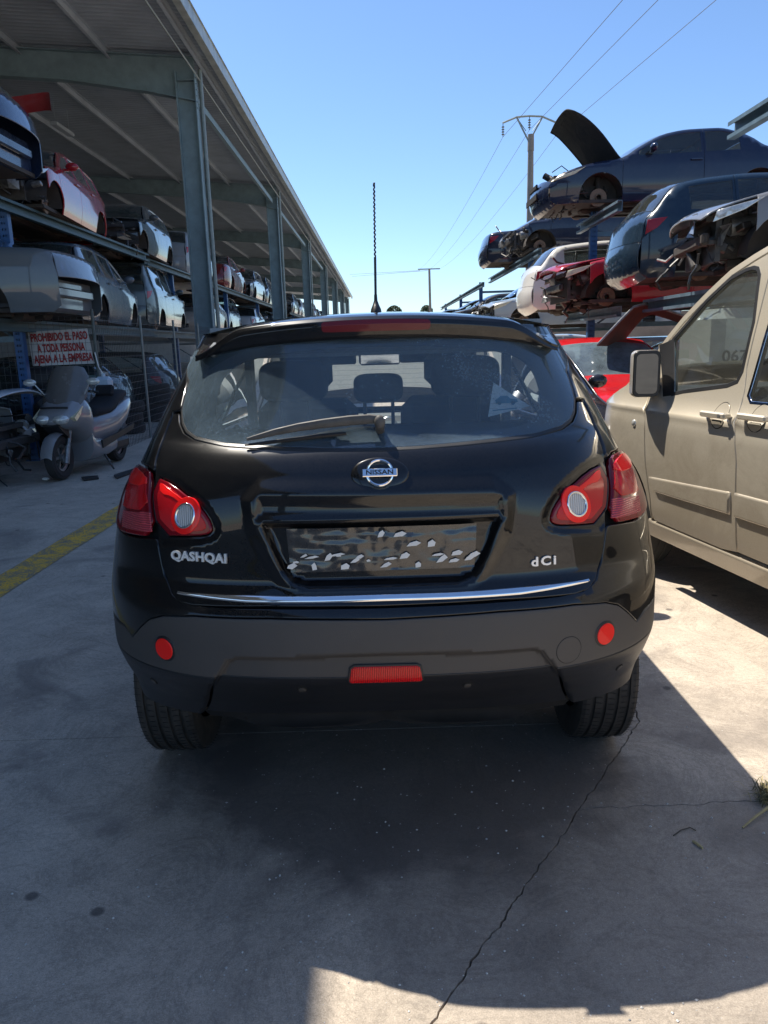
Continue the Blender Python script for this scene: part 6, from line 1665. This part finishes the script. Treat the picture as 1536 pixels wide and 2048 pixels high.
# ------------------------------------------------------------------ mesh fence with the warning sign
M_FW = plain('fence_wire', (.10, .105, .11), .6, metal=.3)
fn = thing('mesh_fence', 'grey welded mesh fence in front of the racks, corner beside the blue post', 'fence', (-4.0, 11.0, 0))
def mesh_run(p0, p1, h=2.02):
    p0, p1 = Vector((*p0, 0)), Vector((*p1, 0)); L_ = (p1 - p0).length; d = (p1 - p0) / L_; mb = MB(); s_ = 0
    o = Vector((4.0, -11.0, 0)); t = .0022
    nn = Vector((-d.y, d.x, 0)) * t
    while s_ <= L_:
        c = p0 + d * s_ + o; a_ = d * t
        mb.add([c - a_ - nn, c + a_ - nn, c + a_ + nn, c - a_ + nn] + [v + Vector((0, 0, h)) for v in (c - a_ - nn, c + a_ - nn, c + a_ + nn, c - a_ + nn)], [(0, 1, 5, 4), (1, 2, 6, 5), (2, 3, 7, 6), (3, 0, 4, 7)]); s_ += .085
    z = .05
    while z <= h:
        a_ = p0 + o + Vector((0, 0, z)); b_ = p1 + o + Vector((0, 0, z)); u = Vector((0, 0, t))
        mb.add([a_ - u - nn, a_ + u - nn, a_ + u + nn, a_ - u + nn, b_ - u - nn, b_ + u - nn, b_ + u + nn, b_ - u + nn], [(0, 1, 5, 4), (1, 2, 6, 5), (2, 3, 7, 6), (3, 0, 4, 7)]); z += .105
    mb.build('wire_mesh', M_FW, fn, flat=True, recalc=False)['kind'] = 'stuff'
    n_ = max(1, round(L_ / 2.4))
    for i in range(n_ + 1):
        c = p0 + d * (L_ * i / n_) + o; mb = MB(); mb.cyl(c, c + Vector((0, 0, h + .06)), .022, n=10); mb.build('fence_post', M_GALV, fn)
mesh_run((-5.75, 11.0), (-4.0, 11.0)); mesh_run((-4.0, 11.0), (-4.25, 20.5))
M_SGN = plain('sign_white', (.66, .64, .62), .6, var=.08, scale=4); M_SRED = plain('sign_red', (.42, .03, .03), .6, var=.15, scale=8)
sc_ = [at_d(55, 664, 11.06), at_d(174, 657, 11.06), at_d(189, 727, 11.06), at_d(66, 732, 11.06)]
sg_ = thing('warning_sign', 'white board with red Spanish lettering PROHIBIDO EL PASO behind the mesh fence', 'sign', sc_[3])
mb = MB(); vs = [p - sc_[3] for p in sc_]; b2_ = Vector((0, .006, 0)); mb.add(vs + [v + b2_ for v in vs], [(0, 1, 2, 3), (7, 6, 5, 4), (0, 4, 5, 1), (1, 5, 6, 2), (2, 6, 7, 3), (3, 7, 4, 0)]); mb.build('board', M_SGN, sg_, flat=True)
ux = (sc_[1] - sc_[0]).normalized()
for i, (tx, px, py, w) in enumerate((('PROHIBIDO EL PASO', 118, 674, .80), ('A TODA PERSONA', 122, 696, .68), ('AJENA A LA EMPRESA', 127, 717, .84))):
    c = at_d(px, py, 11.05) - sc_[3]; t_ = text_mesh('lettering', tx, .152, M_SRED, sg_, c, (pi / 2, radians(-1.4), 0), ext=.0015, sx=1.0, bold=.0055)
    wv_ = max(v.co.x for v in t_.data.vertices) - min(v.co.x for v in t_.data.vertices)
    for v in t_.data.vertices: v.co.x *= w / wv_

# ------------------------------------------------------------------ scooters
M_SCO = paint('scooter_grey', (.27, .27, .28), rough=.35, dust=.2, metal=.25, coatrough=.12, dustcol=(.25, .23, .2)); M_SMK = plain('smoked_screen', (.13, .12, .11), .25, var=.1, coat=.5)
fcon, rcon = at_z(124, 960), at_z(236, 905)
dirv = (fcon - rcon); yaw = atan2(dirv.y, dirv.x)
yaw = radians(-96)
sco = thing('scooter', 'grey maxi scooter with a smoked windscreen parked before the warning sign', 'scooter', (fcon.x, fcon.y, 0), yaw)
# local: front wheel contact at the origin, machine reaching back along -x
def wheel_s(x, r_, w_, par):
    mb = MB(); mb.lathe([(r_ * .6, -w_ * .4), (r_ * .82, -w_ * .5), (r_ * .95, -w_ * .38), (r_, 0), (r_ * .95, w_ * .38), (r_ * .82, w_ * .5), (r_ * .6, w_ * .4)], (x, 0, r_), 'y', 32)
    h = mb.build('wheel', M_RUB, par); mb = MB(); mb.lathe([(r_ * .62, -.03), (r_ * .62, .03), (r_ * .5, .02), (r_ * .5, -.02)], (x, 0, r_), 'y', 26, close=True)
    for k in range(5): a_ = k * 1.2566; mb.box((x + r_ * .3 * cos(a_), 0, r_ + r_ * .3 * sin(a_)), (r_ * .6, .03, .03), (0, -a_, 0))
    mb.cyl((x, -.06, r_), (x, .06, r_), .04); mb.build('rim', M_MECH3, h)
wheel_s(0, .27, .125, sco); wheel_s(-1.52, .25, .14, sco)
mb = MB()
for s_ in (-.085, .085): mb.cyl((-.02, s_, .24), (-.20, s_, .66), .024, .024, 10); mb.cyl((-.0, s_, .20), (-.07, s_, .40), .032, .03, 10)
mb.build('fork', M_MECH3, sco)
mb = MB(); rings = []
for t in np.linspace(-.25, 2.0, 10): rings.append([Vector((.29 * sin(t - .55) * 1.02 - .0, y_ * (1 - .15 * abs(t - .8)), .27 + .31 * cos(t - .55) - (.03 * (y_ / .085) ** 2))) for y_ in np.linspace(-.085, .085, 7)])
mb.loft(rings, cap=False, closed=False); mb.build('mudguard', M_SCO, sco, recalc=False)
def sect(x, z, hw_, hh, n=18, pw=2.6, shift=0):
    return [Vector((x + shift * sin(t), hw_ * np.sign(cos(t)) * abs(cos(t)) ** (2 / pw), z + hh * np.sign(sin(t)) * abs(sin(t)) ** (2 / pw))) for t in np.linspace(0, 2 * pi, n + 1)[:-1]]
mb = MB(); mb.loft([sect(.10, .70, .05, .03), sect(.06, .71, .16, .075), sect(-.03, .73, .235, .13), sect(-.16, .76, .27, .19), sect(-.30, .74, .29, .26), sect(-.42, .68, .27, .30), sect(-.50, .62, .22, .30)]); mb.build('front_fairing', M_SCO, sco, sharp=50)
mb = MB(); mb.loft([sect(-.40, .42, .25, .26), sect(-.52, .32, .25, .17), sect(-.9, .28, .24, .12), sect(-1.1, .32, .23, .14)]); mb.build('floorboard', M_SCO, sco, sharp=50)
mb = MB(); mb.loft([sect(-.62, .50, .13, .20), sect(-.85, .52, .19, .22), sect(-1.15, .56, .235, .20), sect(-1.5, .66, .22, .17), sect(-1.8, .76, .15, .11), sect(-1.98, .82, .07, .05)]); mb.build('rear_body', M_SCO, sco, sharp=50)
mb = MB(); mb.loft([sect(-.70, .70, .10, .05), sect(-.82, .74, .17, .07), sect(-1.10, .75, .20, .065), sect(-1.28, .80, .19, .09), sect(-1.40, .87, .18, .085), sect(-1.70, .92, .15, .06), sect(-1.85, .93, .08, .03)]); mb.build('seat', M_SEAT, sco, sharp=60)
mb = MB(); mb.box((-1.36, 0, .98), (.07, .26, .16), (0, -.3, 0), bev=.03); mb.build('backrest', M_SEAT, sco)
for s_ in (-1, 1):
    mb = MB(); mb.ell((.050, s_ * .105, .725), (.085, .10, .062), 10); mb.build('headlamp', M_HEAD, sco)
    mb = MB(); mb.prism([(.02, .745), (-.20, .865), (-.24, .83), (-.02, .70)], s_ * .205, s_ * .262); mb.build('indicator', M_YELLAMP, sco)
    mb = MB(); mb.tube([(-.36, s_ * .10, 1.02), (-.40, s_ * .25, 1.03), (-.45, s_ * .36, 1.01)], .016, 8); mb.build('handlebar', M_BPL, sco)
    mb = MB(); mb.tube([(-.35, s_ * .30, 1.03), (-.28, s_ * .40, 1.00)], .006, 6); mb.build('brake_lever', M_MECH3, sco)
    mb = MB(); mb.tube([(-.30, s_ * .24, .98), (-.26, s_ * .34, 1.12)], .008, 6); mb.ell((-.25, s_ * .40, 1.15), (.035, .085, .045), 8); mb.build('mirror', M_HEAD, sco)
mb = MB(); rings = []
for k, (x, z, w_) in enumerate(((-.06, .86, .23), (-.13, .96, .275), (-.22, 1.08, .28), (-.31, 1.21, .255), (-.38, 1.31, .20), (-.40, 1.335, .13))):
    rings.append([Vector((x - .35 * (y_ / .25) ** 2 * .35, y_, z)) for y_ in np.linspace(-w_, w_, 11)] + [Vector((x - .35 * (y_ / .25) ** 2 * .35 - .006, y_, z - .003)) for y_ in np.linspace(w_, -w_, 11)])
mb.loft(rings); mb.build('windscreen', M_SMK, sco, sharp=60)
mb = MB(); mb.cyl((-1.35, -.22, .30), (-1.85, -.24, .42), .055, .065, 14); mb.build('silencer', M_MECH3, sco)
mb = MB(); mb.box((-1.35, .10, .27), (.5, .16, .16), bev=.04); mb.build('engine', M_MECH, sco); mb = MB(); mb.tube([(-.75, .18, .24), (-.68, .34, .02)], .012, 6); mb.build('side_stand', M_MECH, sco)
mb = MB(); mb.prism([(.115, .655), (.05, .60), (-.10, .50), (-.16, .44), (-.10, .60), (.06, .70)], -.10, .10); mb.build('nose_grille', M_BPL, sco)
mb = MB(); mb.tube([(-.02, -.17, .86), (.015, 0, .865), (-.02, .17, .86)], .012, 6); mb.box((-.42, 0, .98), (.10, .26, .07), bev=.02); mb.build('instrument_cowl', M_BPL, sco)
for s_ in (-1, 1):
    mb = MB(); mb.prism([(-.62, .30), (-1.55, .44), (-1.62, .52), (-1.05, .44), (-.62, .40)], s_ * .235, s_ * .262); mb.build('side_trim', M_BPL, sco)
s2 = thing('scooter', 'dark scooter with a big black top box behind the grey scooter', 'scooter', (at_z(262, 880).x - .1, 10.35, 0), radians(-62))
wheel_s(0, .27, .12, s2); wheel_s(-1.45, .25, .14, s2)
mb = MB(); mb.loft([sect(-.05, .66, .10, .06), sect(-.15, .72, .22, .2), sect(-.38, .66, .24, .3), sect(-.5, .45, .2, .25)]); mb.build('front_fairing', M_BPL, s2, sharp=50)
mb = MB(); mb.loft([sect(-.55, .40, .16, .16), sect(-.9, .48, .2, .2), sect(-1.4, .62, .2, .16), sect(-1.75, .74, .1, .07)]); mb.build('rear_body', M_BPL, s2, sharp=50)
mb = MB(); mb.loft([sect(-.6, .70, .12, .05), sect(-.9, .76, .18, .06), sect(-1.3, .82, .17, .06), sect(-1.5, .84, .1, .03)]); mb.build('seat', M_SEAT, s2, sharp=60)
mb = MB(); mb.loft([sect(-1.28, 1.12, .20, .12, pw=4), sect(-1.34, 1.12, .25, .155, pw=4), sect(-1.62, 1.13, .27, .165, pw=4), sect(-1.76, 1.12, .23, .14, pw=4)]); mb.box((-1.5, 0, .92), (.3, .2, .03)); mb.build('top_box', M_BUMP, s2, sharp=60)
mb = MB(); mb.tube([(-.3, -.35, 1.02), (-.34, 0, 1.0), (-.3, .35, 1.02)], .016, 8); mb.build('handlebar', M_BPL, s2)
wc = thing('canister', 'pale blue-white plastic canister hanging on the fence behind the scooter', 'canister', at_d(211, 795, 10.75))
mb = MB(); mb.box((0, 0, .16), (.235, .12, .26), bev=.045); mb.cyl((0, 0, .28), (.0, 0, .33), .03); mb.build('body', plain('canister_plastic', (.50, .60, .68), .4, var=.1), wc)
mb = MB(); mb.tube([(0, 0, .33), (-.05, 0, .42), (-.10, .05, .62)], .008, 6); mb.build('strap', M_WHT, wc)

# ------------------------------------------------------------------ small litter
def flat_piece(nm, lab, cat, pts, th, mt, z=.003):
    c = pts[0]; mb = MB(); mb.prism([(p.x - c.x, p.y - c.y) for p in pts], 0, th, 'xy'); o = mb.build(nm, mt, None, flat=True); o.location = (c.x, c.y, z); return tag(o, lab, cat)
flat_piece('plastic_scrap', 'long dark plastic strip lying on the concrete right of the scooter', 'scrap', [at_z(*p) for p in ((228, 953), (268, 940), (272, 945), (234, 959))], .02, M_BPL)
flat_piece('plastic_scrap', 'short dark trim piece lying on the concrete below the scooter wheel', 'scrap', [at_z(*p) for p in ((163, 957), (196, 954), (198, 959), (168, 963))], .02, M_BPL)
mb = MB(); p = at_z(92, 961); mb.ell((0, 0, .02), (.05, .03, .02), 5); o = mb.build('paper_ball', M_WHT); o.location = p; tag(o, 'small crumpled white paper beside the scooter front wheel', 'paper')
M_STRAW = plain('straw', (.45, .36, .18), .9, var=.3); M_WEED = plain('weed', (.12, .115, .05), .9, var=.4)
wp_ = at_z(1545, 1600); wd_ = thing('weed', 'dry green weed clump on the concrete at the right edge', 'weed', (wp_.x, wp_.y, 0))
for nm, mt, n_, sd_ in (('leaves', M_WEED, 240, 1), ('stalks', M_STRAW, 60, 2)):
    r = random.Random(sd_); mb = MB()
    for k in range(n_):
        a_ = r.uniform(0, 6.28); L_ = r.uniform(.02, .075); c = Vector((r.gauss(0, .02), r.gauss(0, .03), .003)); e = c + Vector((cos(a_) * L_, sin(a_) * L_, r.uniform(.0, .03))); m_ = (c + e) / 2 + Vector((0, 0, .015)); w_ = Vector((-sin(a_), cos(a_), 0)) * .0014
        mb.add([c - w_, c + w_, m_ + w_, m_ - w_, e], [(0, 1, 2, 3), (3, 2, 4)])
    ob_ = mb.build(nm, mt, wd_, flat=True, recalc=False); ob_['kind'] = 'stuff'
def stick(nm, lab, cat, pts, r_, mt):
    P = [at_z(x, y, z) for x, y, z in pts]; c = P[0]; mb = MB(); mb.tube([p - c for p in P], r_, 6); o = mb.build(nm, mt); o.location = c; return tag(o, lab, cat)
stick('straw_stalk', 'pale split straw stalk sticking out of the weed clump', 'stalk', [(1485, 1655, .004), (1510, 1634, .012), (1540, 1612, .02)], [.0025, .004, .005], M_STRAW)
stick('twig', 'small pale twig lying in the shade at the lower right', 'twig', [(1386, 1682, .004), (1396, 1688, .006), (1405, 1696, .004)], .0035, M_STRAW)
stick('twig', 'thin dark curled twig above the small pale twig', 'twig', [(1347, 1671, .003), (1362, 1660, .004), (1380, 1655, .005), (1392, 1661, .003)], .0018, M_BARK)

# ------------------------------------------------------------------ loose parts among the racks
M_TYRE2 = plain('old_tyre', (.030, .029, .028), .85, var=.3, scale=10)
tyre_me = None; r = random.Random(8)
for sx_, sy_, n_, lb_ in ((-4.75, 11.6, 4, 'stack of four old tyres just inside the mesh fence, nearest to the sign'), (-4.70, 14.2, 3, 'stack of three old tyres inside the fence beside the leaning silver door'),
                          (-4.85, 16.6, 4, 'stack of four old tyres inside the fence, farthest from the sign'), (-5.35, 11.5, 2, 'pair of old tyres lying under the warning sign behind the mesh')):
    st_ = thing('tyre_stack', lb_, 'tyre stack', (sx_, sy_, 0), 0, 'old tyres behind the mesh fence')
    for k in range(n_):
        if tyre_me is None:
            mb = MB(); mb.lathe([(.19, -.07), (.22, -.09), (.28, -.098), (.305, -.07), (.31, 0), (.305, .07), (.28, .098), (.22, .09), (.19, .07)], (0, 0, 0), 'z', 22); o = mb.build('tyre', M_TYRE2, st_); tyre_me = o.data
            mb = MB(); mb.lathe([(.195, -.05), (.195, .06), (.17, .05), (.05, .03), (.04, -.02)], (0, 0, 0), 'z', 18); ro = mb.build('rim', M_MECH3, o); rim_me = ro.data
        else:
            o = bpy.data.objects.new('tyre', tyre_me); COL.objects.link(o); o.parent = st_; ro = bpy.data.objects.new('rim', rim_me); COL.objects.link(ro); ro.parent = o
        o.location = (r.uniform(-.04, .04), r.uniform(-.05, .05), .10 + .197 * k); o.rotation_euler = (0, 0, r.uniform(0, 3))
def loose_bumper(lab, x, y, z, rz, mt, L_=1.6):
    mb = MB(); pts = [Vector((-L_ / 2 * cos(t) , .28 * sin(t) * 1.0, .03 * sin(3 * t))) for t in np.linspace(0, pi, 13)]
    rings = [[p + Vector((0, .02 * cos(a_), .11 * sin(a_))) for a_ in np.linspace(0, 2 * pi, 9)[:-1]] for p in pts]
    mb.loft(rings); o = mb.build('loose_bumper', mt); o.location = (x, y, z); o.rotation_euler = (.1, 0, rz); return tag(o, lab, 'bumper', 'loose bumpers')
loose_bumper('white loose bumper lying on the roof of the beige saloon', -5.8, 23.6, LA + 1.42, .3, paint('loose_white', (.5, .5, .48), dust=.2))
loose_bumper('dark loose bumper on the ground under the grey-silver saloon', -5.1, 12.4, .30, 1.2, M_BUMP)
loose_bumper('red loose bumper lying across the dark blue hatchback roof, top left', -5.05, 10.9, LB + 1.25, .2, paint('loose_red', (.30, .02, .02), dust=.2))
def loose_door(lab, x, y, z, rot, mt):
    mb = MB(); P_o = [(0, 0), (1.0, 0), (1.05, .62), (.95, .68), (.80, 1.12), (.30, 1.14), (.0, .66)]
    t = thing('loose_door', lab, 'car door', (x, y, z)); t.rotation_euler = rot
    w_ = [(.10, .68), (.86, .70), (.74, 1.06), (.34, 1.08)]
    patch('panel', P_o, lambda a, b_: np.stack([a, -.05 * np.sin(np.clip(b_ / .9, 0, 1) * pi) + 0 * a, b_], -1), mt, t, (.5, 1, .5), holes=[w_], step=.12, bev=.006, thick=.05)
    mb.box((.88, -.07, .55), (.16, .02, .025), bev=.006); mb.build('door_handle', M_BPL, t)
    return t
loose_door('silver car door leaning against the mesh fence post from inside', -4.55, 13.0, .05, (-.18, 0, radians(96)), paint('loose_silver', (.30, .31, .32), dust=.2))
loose_door('dark green car door leaning in the dark behind the second scooter', -5.0, 11.35, .05, (-.15, 0, radians(8)), paint('loose_green', (.02, .06, .045), dust=.2))
# wall clutter hanging from the roof frame: conduit and lamps of the shed
for k, y in enumerate((8.0, 24.0, 40.0)):
    mb = MB(); mb.box((-9.0, y, HE - .15), (.22, 1.25, .10), bev=.02); mb.cyl((-9.0, y - .5, HE - .1), (-9.0, y - .5, HE + .5), .008, n=5); mb.cyl((-9.0, y + .5, HE - .1), (-9.0, y + .5, HE + .5), .008, n=5)
    mb.v = [(a - XE, b - 18, c) for a, b, c in mb.v]; mb.build('tube_lamp', M_SHEET, shed)
mb = MB(); mb.tube([(XC + .06 - XE, -14 - 18, HE - .35), (XC + .06 - XE, 110 - 18, HE - .35)], .02, 6); mb.build('conduit', M_GALV, shed)
for cy_ in COLY:
    mb = MB()
    for zz in np.arange(HE - 1.0, HE - .15, .13):
        for s_ in (-.09, .09): mb.cyl((XC - XE + .001, cy_ - 18 + s_, zz), (XC - XE + .022, cy_ - 18 + s_, zz), .014, n=6)
    b_ = mb.build('bolts', M_GALV, shed, flat=True); b_['kind'] = 'stuff'
    mb = MB(); mb.cyl((XC - XE + .06, cy_ - 18 + .19, .0), (XC - XE + .06, cy_ - 18 + .19, HE - .1), .05, n=10); mb.build('downpipe', M_GALV, shed)
